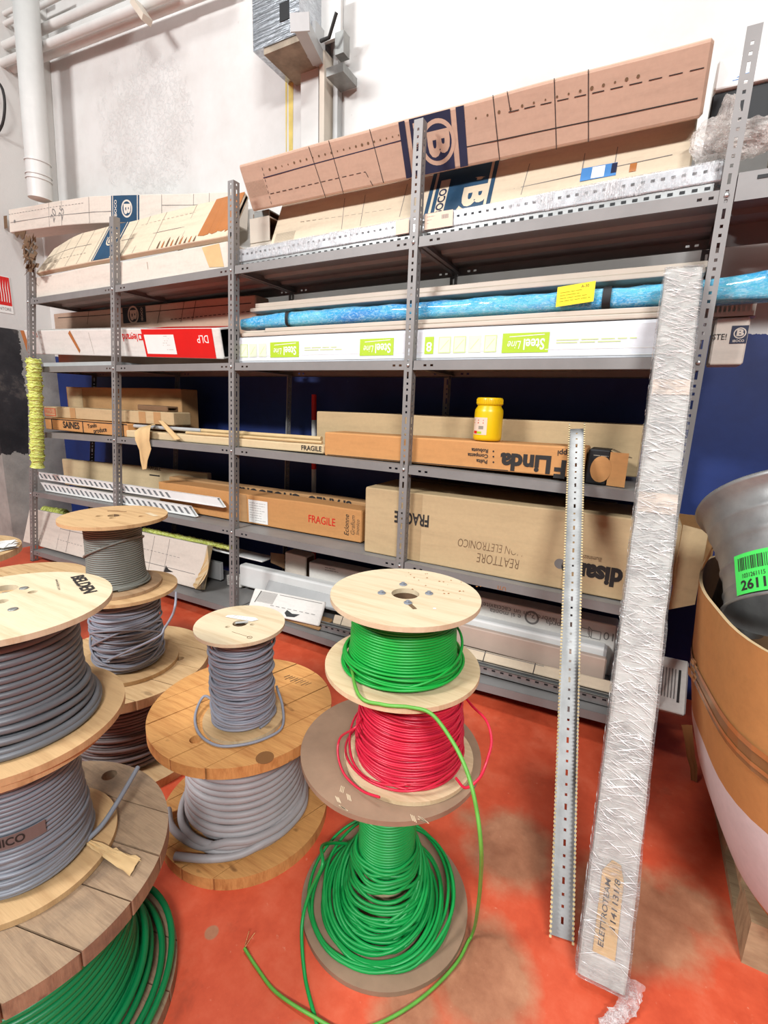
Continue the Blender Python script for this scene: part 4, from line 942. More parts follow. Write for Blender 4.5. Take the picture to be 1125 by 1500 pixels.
q = Q(770, 677); f.text('Linda', q[0], q[1], .07, 'ink', 180, .045, 1.0); q = Q(821, 686); f.text('F', q[0], q[1], .07, 'ink', 180, .045); q = Q(826, 664); f.text('lippi', q[0], q[1], .022, 'ink', 180, .02); f.line((.02, .006), (L - .3, .006), .003, 'ink')
lin = put(c, 'carton', 'orange-brown carton with bold upside down black lettering under the yellow jar', 'carton', G_C); lz = c.fr(c.L * .5, 0, c.h).z; LC = c
A, B = PY(863, 657, 2.06), PY(896, 660, 2.06); c = from_top(A, B, 2, .14, 'black', seed=38, wob=.0004, open_r=.07, inner='carton_brown'); f = c.face(); q = fp(c, 'front', 884, 687); f.disc(q[0] - .01, c.h * .45, .038, 'carton_orange', 0, 32, .052); f.scribble(.02, c.h - .028, .09, .008, 1, 'ink_faint', .003)
egg = put(c, 'carton', 'small black carton with tan oval and open end flap, third shelf', 'carton', G_C)
m = MB(); q = c.fr(c.L + .001, 0, 0); q2 = q + V((.065, -.018, -.0)); H = c.h - .004
m.box(q + V((0, .002, .002)), q2 - q, V((0, .003, 0)), V((0, 0, H * .97)), 'carton_orange'); q3 = q + V((0.001, .01, c.h)); m.add([q3, q3 + V((.06, 0, -.022)), q3 + V((.075, .1, -.03)), q3 + V((0, .12, 0)), q3 + V((0, 0, -.003)), q3 + V((.06, 0, -.025)), q3 + V((.075, .1, -.033)), q3 + V((0, .12, -.003))], [(0, 1, 2, 3), (7, 6, 5, 4), (0, 4, 5, 1), (1, 5, 6, 2), (2, 6, 7, 3)], 'carton_tan')
m.build('flap', egg)['label'] = 'tan open cardboard flap'
# yellow jar
xj = PY(712, 645, 2.10).x; zj = shelf_z(2, xj) + LC.h + .002
zj = LC.fr((xj - LC.fr.o.x) / LC.fr.ux.x, 0, LC.h).z + .003
jar = thing('jar', 'yellow plastic jar with screw lid and faded label standing on the lettered carton', 'jar', (xj, 2.112, zj))
m = MB(); r = .062; m.lathe([(0, 0), (r * .9, 0), (r * .98, .006), (r, .014), (r, .122), (r * .97, .134), (r * .84, .147), (r * .82, .155), (0, .155)], (xj, 2.112, zj), 'yellow_jar', 40); m.build('body', jar)
m = MB(); m.lathe([(r * .80, .153), (r * .88, .154), (r * .9, .158), (r * .9, .180), (r * .86, .185), (0, .186)], (xj, 2.112, zj), 'yellow_jar', 40)
for k in range(40): a = 2 * PI * k / 40; d = V((math.cos(a), math.sin(a), 0)); m.bar(V((xj, 2.112, zj + .159)) + d * r * .905, V((xj, 2.112, zj + .179)) + d * r * .905, .003, .003, 'yellow_jar', up=d)
m.build('lid', jar)
m = MB(); n = 10; a0, a1 = math.radians(212), math.radians(282); vs = [V((xj + (r + .0008) * math.cos(a0 + (a1 - a0) * k / n), 2.112 + (r + .0008) * math.sin(a0 + (a1 - a0) * k / n), zj + z)) for z in (.026, .100) for k in range(n + 1)]
m.add(vs, [(k, k + 1, n + 2 + k, n + 1 + k) for k in range(n)], 'paper_pink', True)
for (k0, k1, z0, z1, mt) in ((1, 4, .03, .042, 'red_print'), (5, 8, .05, .064, 'ink_faint'), (1, 8, .074, .08, 'red_faint'), (1, 8, .086, .09, 'red_faint'), (4, 7, .03, .04, 'lime')):
    vs = [V((xj + (r + .0014) * math.cos(a0 + (a1 - a0) * k / n), 2.112 + (r + .0014) * math.sin(a0 + (a1 - a0) * k / n), zj + z)) for z in (z0, z1) for k in (k0, (k0 + k1) / 2, k1)]; m.add(vs, [(0, 1, 4, 3), (1, 2, 5, 4)], mt, True)
m.build('paper_label', jar)['label'] = 'faded pinkish label'
# red and white pole behind the rack
p = PY(460, 578, 2.56); m = MB(); zt = p.z; n = 9
for k in range(n): m.tube([(p.x, 2.56, zt * k / n), (p.x, 2.56, zt * (k + 1) / n)], .016, 'red_print' if k % 2 == 0 else 'pipe_white', 12)
tag(m.build('striped_pole'), 'red and white striped pole standing behind the rack near the middle', 'pole')

# ---------------- level 4
Ab, Bb = PZ(67.5, 721.5, .628), PZ(287, 763.5, .645); Ab.y = max(Ab.y, 2.052); Ab.y = min(Ab.y, 2.06); Bb.y = 2.07; Ab.z = shelf_z(3, Ab.x) + .008; Bb.z = shelf_z(3, Bb.x) + .008
def slotted(Ab, Bb, h, d, name, label, s_end=1.0):
    m = MB(); Lx = (Bb - Ab).length; ux = (Bb - Ab) / Lx; uz = V((0, 0, 1)); uz = (uz - ux * uz.z).normalized(); uy = uz.cross(ux); P = lambda u, v, w_: Ab + ux * u + uz * v + uy * w_
    us = [0]; sk = []; pit = .06
    while us[-1] < Lx * s_end - pit: us += [us[-1] + pit * .52, us[-1] + pit]; sk.append((len(us) - 3 + 0, 1))
    sk = [(i, 1) for i in range(0, len(us) - 1) if i % 2 == 1]; us.append(Lx)
    sheet(m, P, us, [0, h * .2, h * .82, h], sk, 'pvc_white', .003)
    m.box(P(0, 0, d - .003), ux * Lx, uy * .003, uz * h, 'pvc_white'); m.box(P(0, 0, .003), ux * Lx, uy * (d - .006), uz * .003, 'pvc_white'); m.box(P(0, h - .003, .003), ux * Lx, uy * (d - .006), uz * .003, 'pvc_white')
    m.box(P(.01, .004, .010), ux * (Lx * s_end - .02), uy * .002, uz * (h - .008), 'slot_dark')
    m.box(P(0, h, -.002), ux * Lx * s_end, uy * .006, uz * .004, 'pvc_white'); m.box(P(0, -.0, -.003), ux * Lx, uy * .003, uz * (h * .12), 'pvc_white')
    return tag(m.build(name), label, 'trunking', 'white slotted trunking on the fourth shelf'), P
hh = .088
Ab.x = PY(67.5, 721, Ab.y).x; Bb.x = PY(287, 763, Bb.y).x; Ab.z = shelf_z(3, Ab.x) + .008; Bb.z = shelf_z(3, Bb.x) + .008
o, P = slotted(Ab, Bb, hh, .035, 'slotted_trunking', 'white slotted cable trunking, the lower of two lying on the fourth shelf at the left')
a2 = PY(59, 706, 2.1); d_ = (Bb - Ab).normalized(); Au = Ab + V((0, .0, hh + .003)) - d_ * .06; Bu = Bb + V((0, .0, hh + .003)); Bu = Bu + d_ * ((PY(329, 752, 2.08).x - Bu.x) / d_.x)
slotted(Au, Bu, hh * .86, .035, 'slotted_trunking', 'white slotted cable trunking with open right end, upper of two on fourth shelf', .80)
Ac, Bc = PY(93, 697, 2.30), PY(303, 675.5, 2.40)
c = from_bottom(V((Ac.x, Ac.y, shelf_z(3, Ac.x) + .012)), V((Bc.x, Bc.y, shelf_z(3, Bc.x) + .012)), .1, .045, 'carton_beige', seed=41, top=(200, 683)); f = c.face(); q = fp(c, 'front', 225, 686); f.text('FRAGILE', q[0], q[1], .03, 'ink', 0, .02); f.rect(q[0] - .05, q[1] - .06, q[0] + .06, q[1] - .05, 'ink'); q = fp(c, 'front', 136, 699); f.line((q[0], .02), (q[0], .05), .004, 'ink')
put(c, 'carton', 'cream carton lying askew at the back of the fourth shelf on the left', 'carton', G_C)
zs = lambda x, e=.002: shelf_z(3, x) + e
a, b = PZ(352, 767, .643), PZ(531, 799, .643); a.y += .022; b.y += .012; a.y = max(a.y, 2.122); b.y = max(b.y, 2.122); dd = (b - a).normalized(); xl = PY(236, 735, a.y).x; a0_ = a + dd * ((xl - a.x) / dd.x); b0_ = b + dd * .02
a0_.z = zs(a0_.x) + .004; b0_.z = zs(b0_.x) + .006; a0_.z += .004; b0_ -= dd * .035
c = from_bottom(a0_, b0_, .2, .13, 'carton_orange', top=(426, 733), seed=42, wob=.0015); f = c.face(); Q = lambda u, v: fp(c, 'front', u, v); H, L = c.h, c.L
q = Q(471, 763); f.text('FRAGILE', q[0], q[1], .045, 'red_print', 0, .0, .8); q = Q(508, 770); f.text('Eclonne', q[0], H * .5, .030, 'ink', 90, .0, .92, shear=.2); q = Q(517, 772); f.text('Grafium', q[0], H * .52, .026, 'ink_brown', 90, 0, .95, shear=.2); q = Q(524, 774); f.text('linonico', q[0], H * .48, .022, 'ink_brown', 90, 0, .9, shear=.2)
f.rect(Q(352, 750)[0], .004, Q(362, 750)[0], H - .004, 'carton_brown')
fc = put(c, 'carton', 'orange-brown carton with red stamped lettering and white label on fourth shelf', 'carton', G_C)
q0, q1 = Q(365, 764), Q(392, 736); child_sheet(fc, c, 'paper_label', 'front', q0[0], q0[1], q1[0], q1[1] + .005, 'paper', 'white printed delivery label', lambda f: f.scribble(q0[0] + .008, q0[1] + .008, (q1[0] - q0[0]) * .85, (q1[1] - q0[1]) * .9, 8, 'ink_grey', .0022, 15))
off = V((0, c.d + .02, 0)); a1_ = a0_ + off - dd * .08; b1_ = b0_ + off; a1_.z = zs(a1_.x); b1_.z = zs(b1_.x)
c = from_bottom(a1_, b1_, .2, .09, 'carton_brown', top=(426, 722), seed=43); f = c.face(); q = fp(c, 'front', 393, 727); f.text('CHOLOURS', q[0], c.h - .035, .07, 'ink', 180, .03); q = fp(c, 'front', 482, 740); f.text('SPANLO', q[0], c.h - .03, .06, 'ink', 180, .03)
put(c, 'carton', 'brown carton with cut-off black lettering standing behind the red-stamped one', 'carton', G_C)
# big carton with upside-down lettering
A, B = PY(535, 713, 2.047), PY(1000, 769, 2.047); c = from_top(A, B, 3, .34, 'carton_tan', seed=44, wob=.0015); f = c.face(); Q = lambda u, v: fp(c, 'front', u, v); H, L = c.h, c.L
q = Q(603, 759); f.text('FRAGILE', q[0], q[1], .058, 'ink', 180, .03, .62); q = Q(717, 801); f.text('NON ELETRONICO', q[0], q[1], .04, 'ink_brown', 180, -.012, .62, shear=.1); q = Q(729, 821); f.text('REATTORE', q[0], q[1], .046, 'ink_brown', 180, -.012, .62, shear=.1)
q = Q(866, 839); f.text('disano', q[0], q[1], .075, 'ink', 180, .05, .86); q = Q(862, 817); f.text('illuminazione', q[0], q[1], .02, 'ink_brown', 180, 0, .7); q = Q(820, 826); f.disc(q[0], q[1], .022, 'ink_grey')
for u in (600, 830): f.rect(Q(u, 780)[0], .004, Q(u, 780)[0] + .06, H - .004, 'carton_tan_dark', -.0007)
bigT = put(c, 'carton', 'large tan carton with upside-down bold lettering, right half of the fourth shelf', 'carton', G_C)
q = c.fr(L + .001, .004, .0); m = MB(); hh = H
def flap(m, q, vec, h0, h1, drop, mat):
    m.add([q, q + vec + V((0, 0, drop)), q + vec + V((0, 0, h1)), q + V((0, 0, h0))] + [p + V((.001, .004, 0)) for p in (q, q + vec + V((0, 0, drop)), q + vec + V((0, 0, h1)), q + V((0, 0, h0)))], [(0, 1, 2, 3), (7, 6, 5, 4), (0, 4, 5, 1), (1, 5, 6, 2), (2, 6, 7, 3)], mat)
flap(m, q, V((.085, .03, 0)), hh, hh - .02, .03, 'carton_tan'); o = m.build('flap', bigT); o['label'] = 'open tan end flap'
m = MB(); flap(m, c.fr(L + .002, .30, .01), V((.13, -.12, 0)), hh - .02, hh + .0, .05, 'carton_brown'); o = m.build('flap', bigT); o['label'] = 'brown inner end flap'
a, b = PY(600, 700, 2.405), PY(905, 737, 2.405); c = from_top(a, b, 3, .042, 'carton_dark', seed=45); put(c, 'carton', 'dark brown carton at the very back of the fourth shelf, behind the large tan carton', 'carton', G_C)

# ---------------- level 5 (bottom)
z5 = lambda x, e=.002: shelf_z(4, x) + e
def onshelf(p, e=.002): p = V(p); p.z = z5(p.x, e); return p
a, b = PZ(44, 799, .108), PZ(292, 868, .122)
# keep behind the uprights
if b.y < 2.05: b.y = 2.05
if a.y < 2.05: a.y = 2.05
c = from_bottom(onshelf(a - V((.12, 0, 0)), .022), onshelf(b, .022), .25, .05, 'carton_white', tilt=.3, top=(209, 779), seed=51, wob=.002); f = c.face(); Q = lambda u, v: fp(c, 'front', u, v); H, L = c.h, c.L
for u, v in ((87, 780), (101, 785), (128, 790), (222, 810), (244, 815), (300, 830)): s_ = Q(u, v)[0]; f.line((s_, .01), (s_, H - .01), .003, 'ink_grey')
f.line(Q(55, 767), Q(130, 784), .004, 'ink_grey'); f.line(Q(210, 822), Q(292, 843), .004, 'ink_grey'); f.dash(Q(60, 783), Q(120, 800), .003, 'ink_grey'); f.dash(Q(210, 803), Q(298, 826), .003, 'ink_grey')
f.poly([Q(240, 838), Q(243, 828), Q(247, 834), Q(254, 838)], 'ink')
wc = put(c, 'carton', 'long off-white printed carton with torn paper end on bottom shelf at left', 'carton', G_C)
m = MB(); q = c.fr(L, 0, 0); U = c.fr.uz; X = c.fr.ux; Yv = c.fr.uy; pts = []
for k in range(9): t = k / 8; pts.append((q + U * (H * (.98 * (1 - t) + .02)) + X * (.0 + .10 * math.sin(PI * min(1, t * .9 + .1)) * (.4 + .6 * t)) - Yv * (.012 + .02 * t)))
for k in range(8): m.add([pts[k], pts[k + 1], q + U * H * .95 * (1 - (k + 1) / 9) * .55 - X * .06 * ((k + 1) / 8) - Yv * .004, q + U * H * .95 * (1 - k / 9) * .55 - X * .06 * (k / 8) - Yv * (.004 + .006 * (k % 2))], [(0, 1, 2, 3)], 'brown_paper' if k % 2 else 'carton_beige')
m.add([pts[0], pts[4], pts[8], q + Yv * .05, q + U * H + Yv * .05], [(0, 4, 3, 2, 1)], 'carton_beige'); m.build('torn_paper_end', wc)['label'] = 'crumpled brown torn paper end'
# yellow nets
def net(pts, r, label, name='mesh_sleeve'):
    m = MB(); P_ = [V(p) for p in pts]; N = len(P_); n = 14; vs = []
    out = []
    for i in range(N - 1):
        for t in range(8): out.append(P_[i].lerp(P_[i + 1], t / 8))
    out.append(P_[-1]); rs = [r * (1 + .22 * noise.noise(V((i * .5, r * 50, 2))) + .10 * math.sin(i * 2.2)) for i in range(len(out))]
    m.tube(out, r, 'yellow_net', n, rs=rs)
    for i in range(0, len(out) - 1):     # the gathered cords of the sleeve
        a = out[i]; t = (out[min(i + 1, len(out) - 1)] - out[max(0, i - 1)]).normalized(); x = t.cross(V((0, 1, .2))).normalized(); y = t.cross(x)
        ring_ = [a + (x * math.cos(2 * PI * k / 16) + y * math.sin(2 * PI * k / 16)) * rs[i] * 1.05 + t * (r * .4 * noise.noise(V((k * .8, i * 1.3, 1)))) for k in range(16)]
        m.tube(ring_, .0028, 'yellow_net', 5, closed=True)
    return tag(m.build(name), label, 'mesh sleeve', 'yellow mesh sleeves')
NETNAME = 'hanging_mesh_sleeve'
net([PY(49, 526, 1.925), PY(51, 560, 1.925), PY(53, 600, 1.925), PY(54, 640, 1.925), PY(55, 684, 1.925)], .043, 'yellow-green mesh sleeve hanging down in front of the left upright', 'hanging_mesh_sleeve')
net([PY(212, 776, 2.238), PY(255, 785, 2.238), PY(300, 794, 2.238), PY(340, 803, 2.238)], .017, 'yellow mesh sleeve lying along the bottom shelf under the slotted trunking')
net([PY(66, 747, 2.26), PY(80, 749, 2.26), PY(97, 752, 2.26)], .03, 'bunched yellow mesh sleeve at the left end of the bottom shelf')
def onb(u0, v0, u1, v1, y, h, d, mat, name, label, cat='profile', tilt=0, group=G_P, **k):
    a, b = PY(u0, v0, y), PY(u1, v1, y); c = Carton(a, b, h, d, mat, tilt, **k); o = put(c, name, label, cat, group); return o, c
onb(238, 787, 384, 822, 2.265, .01, .12, 'pvc_white', 'profile_cover', 'flat white profile cover lying above the torn carton on the bottom shelf', wob=.0005, bevel=.003)
onb(240, 805, 322, 825, 2.275, .13, .03, 'pvc_grey', 'plastic_profile', 'grey plastic profile standing under the flat white cover, bottom shelf at the left', wob=.0005, bevel=.003)
x0, x1 = px(2, .2) + .02, px(4, .2) - .06
# steel channel along the front
m = MB(); a, b = V((-1.50, 2.06, 0)), V((.05, 2.06, 0)); a.z, b.z = z5(a.x, .003), z5(b.x, .003); ux = (b - a); m.box(a, ux, (0, .002, 0), (0, 0, .04), 'galvanised'); m.box(a + V((0, .039, 0)), ux, (0, .002, 0), (0, 0, .04), 'galvanised'); m.box(a, ux, (0, .04, 0), (0, 0, .002), 'galvanised')
m.box(a + V((0, .0, .038)), ux, (0, .009, 0), (0, 0, .002), 'galvanised'); m.box(a + V((0, .031, .038)), ux, (0, .009, 0), (0, 0, .002), 'galvanised')
ff = Face(m, a, ux, (0, 0, 1)); Lc = ux.length
for k in range(int((Lc - .03) / .04)): ff.rect(.02 + k * .04, .026, .036 + k * .04, .034, 'black')
tag(m.build('steel_channel'), 'galvanised slotted steel channel lying along the front of the bottom shelf', 'channel')
# long white profile and its cover
a, b = V((px(2, .3) + .02, 2.2, 0)), V((.05, 2.2, 0))
pa, pb = PY(349, 827, 2.2), PY(889, 949, 2.2); za_, zb_ = pa.z, pb.z
o, c = onb(349, 827, 889, 951, 2.25, .15, .07, 'pvc_white', 'plastic_profile', 'long glossy white profile running through the two right bays of the bottom shelf', wob=.0005, bevel=.012)
q0 = c.fr(.27, -.004, c.h * .62); m = MB(); m.box(q0, c.fr.ux * .62, c.fr.uy * .003 - V((0, .03, 0)) * 0, c.fr.uz * -.0 + V((0, -.05, -.07)), 'pvc_grey'); tag(m.build('profile_cover'), 'loose grey profile cover leaning on the white profile, bottom shelf', 'profile', G_P)
# printed grey carton behind
A, B = PY(452, 823, 2.34), PY(905, 917, 2.34)
c = from_top(A, B, 4, .10, 'carton_pale', seed=53, tilt=.0); c.build_tilt = 0; f = c.face('front'); Q = lambda u, v: fp(c, 'front', u, v)
for t_, u, v, s_ in (('con un cacciavite!', 743, 893, .028), ('e si monta', 740, 899, .028), ('sul lavoro', 809, 908, .028), ('corda', 813, 914, .028)): q = Q(u, v); f.text(t_, q[0], q[1], s_, 'ink_grey', 180)
q = Q(779, 905); f.ring(q[0], q[1], .026, .036, 'ink_grey'); f.line(q, (q[0] + .01, q[1] + .018), .004, 'ink_grey'); f.line(q, (q[0] + .016, q[1] - .004), .004, 'ink_grey')
for u, v in ((857, 926), (873, 930)):
    q = Q(u, v)
    for dx, dy, ex, ey in ((-.02, -.02, .02, -.02), (.02, -.02, .02, .02), (.02, .02, -.02, .02), (-.02, .02, -.02, -.02), (-.02, .02, -.035, .035), (-.035, .035, -.035, 0), (-.035, 0, -.02, -.02)): f.line((q[0] + dx, q[1] + dy), (q[0] + ex, q[1] + ey), .003, 'ink_grey')
q = Q(893, 932); f.text('10', q[0], q[1], .04, 'ink_grey', 180); q = Q(480, 833); f.scribble(q[0] - .02, q[1] - .02, .12, .03, 2, 'ink_grey', .004, 3)
put(c, 'carton', 'pale grey carton with upside-down instructions at the back of the bottom shelf, right half', 'carton', G_C)
A, B = PY(417, 808, 2.36), PY(448, 816, 2.36); c = from_top(A, B, 4, .1, 'carton_white', seed=54, open_r=.04); o = put(c, 'carton', 'opened white carton with side flap, behind white profile near middle of bottom shelf', 'carton', G_C)
m = MB(); flap(m, c.fr(0, 0, c.h - .12), V((-.10, -.02, 0)), .1, .1, .03, 'carton_dark'); m.build('flap', o)['label'] = 'brown side flap'
m = MB(); R = random.Random(9)
for k in range(3): q = PY(388 + k * 7, 832 + k * 2, 2.33); m.tube([q, q + V((.09, .0, -.01))], .016, 'steel_dull' if k != 1 else 'rubber', 10)
# leaning white carton with bar lines
a, b = V((PY(361, 893, 2.085).x, 2.12, 0)), V((PY(468, 915, 2.085).x, 2.12, 0)); pa, pb = PZ(361, 893, .158), PZ(466, 917, .158)
c = from_bottom(pa, pb, .16, .02, 'carton_pale', tilt=.62, top=(430, 872), seed=55, wob=.002); f = c.face(); Q = lambda u, v: fp(c, 'front', u, v); H, L = c.h, c.L
for k in range(20): f.line((.045 + k * .006, H * .45), (.06 + k * .006, H * .93), .0018, 'ink_grey')
f.line((.035, H * .4), (.055, H * .93), .005, 'ink'); f.line((.19, H * .9), (.48, H * .9), .003, 'ink_grey'); f.dash((.15, H * .4), (L - .03, H * .4), .003, 'ink_grey'); f.poly([(.26, .03), (.28, .012), (.33, .018), (.36, .04), (.31, .035), (.27, .05)], 'black')
put(c, 'carton', 'pale carton with barcode lines leaning at front of bottom shelf, left of green reel', 'carton', G_C)
q = c.fr(0, 0, 0); Lb = c.L
cb = from_top(V((pa.x + .02, 2.045, .143)), V((pb.x, 2.045, .143)), 4, .14, 'carton_brown', seed=56, wob=.0003); put(cb, 'carton', 'flat brown carton under the pale barcode-lined carton on the bottom shelf', 'carton', G_C)
# small printed box behind the third upright
p = PY(334, 852, 2.2); c = from_top(PY(331, 842, 2.27), PY(352, 846, 2.27), 4, .06, 'carton_pale', seed=57); f = c.face(); f.scribble(.02, .02, .10, c.h * .7, 4, 'ink_grey', .003, 4); put(c, 'carton', 'small white printed box standing behind the third upright on the bottom shelf', 'carton', G_C)
# beige and pinkish profiles, cream gridded carton at the right
onb(560, 888, 889, 966, 2.205, .11, .03, 'pvc_pale_pink', 'plastic_profile', 'pinkish-beige profile in front of the long white one, bottom shelf at the right', wob=.0005, bevel=.006)
a, b = PY(486, 903, 2.105), PY(1004, 1012, 2.105)
a2_, b2_ = V((a.x, 2.105, z5(a.x, .045))), V((.035, 2.105, z5(.035, .045)))
c = from_bottom(a2_, b2_, .1, .045, 'carton_cream', tilt=.5, top=(700, 951), seed=58, wob=.0015); f = c.face(); Q = lambda u, v: fp(c, 'front', u, v); H, L = c.h, c.L
for u, v in ((498, 917), (709, 960), (782, 978), (840, 990)): s_ = Q(u, v)[0]; f.line((s_, 0), (s_ + .004, H), .004, 'ink')
f.line((.3, H * .9), (L * .8, H * .9), .003, 'ink_grey')
put(c, 'carton', 'long cream carton with widely spaced lines along front of bottom shelf, right half', 'carton', G_C)

a, b = V((.050, 2.062, z5(.05, .055))), V((.300, 2.062, z5(.15, .055)))
c = from_bottom(a, b, .12, .06, 'carton_pale', tilt=.62, top=(988, 964), seed=61, wob=.001); f = c.face(); H, L = c.h, c.L
for k in range(6): f.line((L - .10 + k * .011, H * .25), (L - .10 + k * .011, H * .8), .004, 'ink_grey')
f.line((L - .03, H * .2), (L - .03, H * .8), .009, 'ink')
put(c, 'carton', 'pale carton end with printed bars sticking out at the right end of the bottom shelf', 'carton', G_C)
# ================================================================== REELS
def circle(r, n=72, cx=0, cy=0, ph=0): return [(cx + r * math.cos(2 * PI * k / n + ph), cy + r * math.sin(2 * PI * k / n + ph)) for k in range(n)]
def flange(parent, name, c, r, z0, z1, mat, holes=(), planks=0, ang=0.0, label=None, deco=None, emat=None):
    m = MB()
    if not planks: m.plate(circle(r), [circle(h[2], 28, h[0], h[1]) for h in holes], z0, z1, mat, (c[0], c[1], 0), emat)
    else:
        ca, sa = math.cos(ang), math.sin(ang); ed = [-r + 2 * r * k / planks for k in range(planks + 1)]; g = 0.0016
        for k in range(planks):
            y0 = max(-r * .999, ed[k] + (g if k else 0)); y1 = min(r * .999, ed[k + 1] - (g if k < planks - 1 else 0)); pts = []
            a0, a1 = math.asin(y0 / r), math.asin(y1 / r); N = 22
            for i in range(N + 1): a = a0 + (a1 - a0) * i / N; pts.append((r * math.cos(a), r * math.sin(a)))
            for i in range(N + 1): a = a1 + (a0 - a1) * i / N; pts.append((-r * math.cos(a), r * math.sin(a)))
            hs = []
            for h in holes:
                hx, hy = h[0] * ca + h[1] * sa, -h[0] * sa + h[1] * ca
                if y0 + h[2] < hy < y1 - h[2]: hs.append(circle(h[2], 24, hx, hy))
            R2 = lambda p: (p[0] * ca - p[1] * sa, p[0] * sa + p[1] * ca)
            m.plate([R2(p) for p in pts], [[R2(p) for p in q] for q in hs], z0, z1 - (0.001 if k % 2 else 0), mat, (c[0], c[1], 0), emat)
    if deco: deco(Face(m, (c[0], c[1], z1), (1, 0, 0), (0, 1, 0), eps=.0008))
    o = m.build(name, parent)
    if label: o['label'] = label
    return o
def coil(m, c, z0, z1, R, wr, mat, prof=None, seed=0, jit=0.0, n=44, sides=7, pitch=1.0, zj=0.0):
    turns = max(1, int((z1 - z0 - 2 * wr) / (2 * wr * pitch))); N = turns * n; pts = []
    for i in range(N + 1):
        t = i / N; a = 2 * PI * i / n + seed; rr = R + (prof(t) if prof else 0) + jit * noise.noise(V((math.cos(a) * 1.2, math.sin(a) * 1.2, t * turns * .9 + seed)))
        z = z0 + wr + (z1 - z0 - 2 * wr) * t + zj * noise.noise(V((math.cos(a) * .8 + 9, math.sin(a) * .8, t * turns * .7 + seed)))
        pts.append((c[0] + rr * math.cos(a), c[1] + rr * math.sin(a), min(max(z, z0 + wr), z1 - wr)))
    m.tube(pts, wr, mat, sides)
def loop(m, c, z, R, wr, mat, tilt=0.0, ph=0.0, off=(0, 0), n=64, zmin=None, seed=0, wob=.006, ell=1.0, sides=8):
    pts = []
    for k in range(n):
        a = 2 * PI * k / n; r = R * (1 + (ell - 1) * math.cos(2 * (a - ph))) + wob * noise.noise(V((math.cos(a), math.sin(a), seed)))
        zz = z + tilt * math.cos(a - ph)
        if zmin is not None: zz = max(zz, zmin + wr)
        pts.append((c[0] + off[0] + r * math.cos(a), c[1] + off[1] + r * math.sin(a), zz))
    m.tube(pts, wr, mat, sides, closed=True)
def core(m, c, z0, z1, R, mat):
    m.lathe([(R, z0), (R, z1)], (c[0], c[1], 0), mat, 40)
def bolts(parent, c, z, r, n, ph, rad=.008, mat='steel_dull'):
    for k in range(n):
        a = ph + 2 * PI * k / n; m = MB(); p = (c[0] + r * math.cos(a), c[1] + r * math.sin(a), z + .0004)
        m.lathe([(rad * 1.5, 0), (rad * 1.5, .0018), (rad * .9, .002)], p, mat, 16); m.lathe([(rad * .9, .002), (rad * .85, .006), (0, .0062)], p, mat, 6, smooth=False); m.build('bolt', parent)
G_R = 'cable reels stacked on the floor'
def reel(label, c, z): return thing('cable_reel', label, 'cable reel', (c[0], c[1], z), G_R)
def pd(u0, v0, u1, v1, z): a, b = PZ(u0, v0, z), PZ(u1, v1, z); return math.atan2(b.y - a.y, b.x - a.x)
def smooth(pts, n=12):
    P_ = [V(p) for p in pts]; P_ = [P_[0] * 2 - P_[1]] + P_ + [P_[-1] * 2 - P_[-2]]; out = []
    for i in range(1, len(P_) - 2):
        p0, p1, p2, p3 = P_[i - 1:i + 3]
        for k in range(n):
            t = k / n; out.append(.5 * ((2 * p1) + (p2 - p0) * t + (2 * p0 - 5 * p1 + 4 * p2 - p3) * t * t + (3 * p1 - p0 - 3 * p2 + p3) * t ** 3))
    out.append(P_[-2]); return out

# ---- stack D : green / red / bright green
cD = (-.478, .989)
r1 = reel('tallest plywood reel of green cable on the floor, base of the green and red stack', cD, 0)
flange(r1, 'flange', cD, .236, 0.0006, .015, 'fibre'); 
def deco1(f):
    R = random.Random(5)
    for (u, v) in ((498, 1160), (510, 1172), (495, 1175), (505, 1186), (605, 1203), (622, 1203), (612, 1200)):
        p = PZ(u, v, .503); a, b = p.x - cD[0], p.y - cD[1]; q = R.uniform(0, PI)
        for k in range(3): f.line((a + k * .004, b), (a + k * .004 + .018 * math.cos(q), b + .018 * math.sin(q)), .0018, 'ply_pale')
flange(r1, 'flange', cD, .236, .490, .503, 'fibre', deco=deco1)
m = MB(); core(m, cD, .015, .490, .062, 'ply'); m.build('core', r1)
m = MB(); coil(m, cD, .15, .490, .075, .0042, 'cable_green', seed=1, jit=.0008)
coil(m, cD, .016, .20, .084, .0046, 'cable_green', prof=lambda t: .055 * (1 - t) ** 1.6, seed=2, jit=.012, zj=.008, pitch=1.0)
R = random.Random(11)
for k in range(20):
    t = k / 19; loop(m, cD, .032 + .085 * (1 - t) * R.uniform(.8, 1.1), .102 + .058 * t + R.uniform(-.006, .006), .0046, 'cable_green', tilt=.062 * R.uniform(.6, 1.3) * (1 - .45 * t), ph=PI / 2 + R.uniform(-.5, .5), off=(R.uniform(-.012, .012), -.012 - .018 * t), zmin=.016, seed=k)
for k, (rr, off, tl) in enumerate([(.186, (-.012, -.02), .02), (.176, (.022, -.014), .06), (.196, (-.018, -.012), .05), (.170, (-.02, -.03), .012), (.182, (.01, .0), .06)]):
    loop(m, cD, .025 + .35 * tl, rr, .0046, 'cable_green', tilt=tl, ph=PI / 2 + .3 * (k - 2), off=off, zmin=.016, seed=40 + k, wob=.012)
m.build('cable', r1)
q = [(cD[0] - .13, cD[1] + .05, .07), (cD[0] - .165, cD[1] - .03, .13), (cD[0] - .15, cD[1] - .10, .19), PY(472, 1268, .84), PY(452, 1312, .82), PY(442, 1360, .78), PZ(447, 1432, .006), PZ(462, 1492, .006), PZ(476, 1540, .006), PZ(492, 1600, .006)]
m = MB(); m.tube([V((p_.x, p_.y, max(p_.z, .0052))) for p_ in smooth(q)], .0046, 'cable_green', 8); m.build('cable_tail', r1)
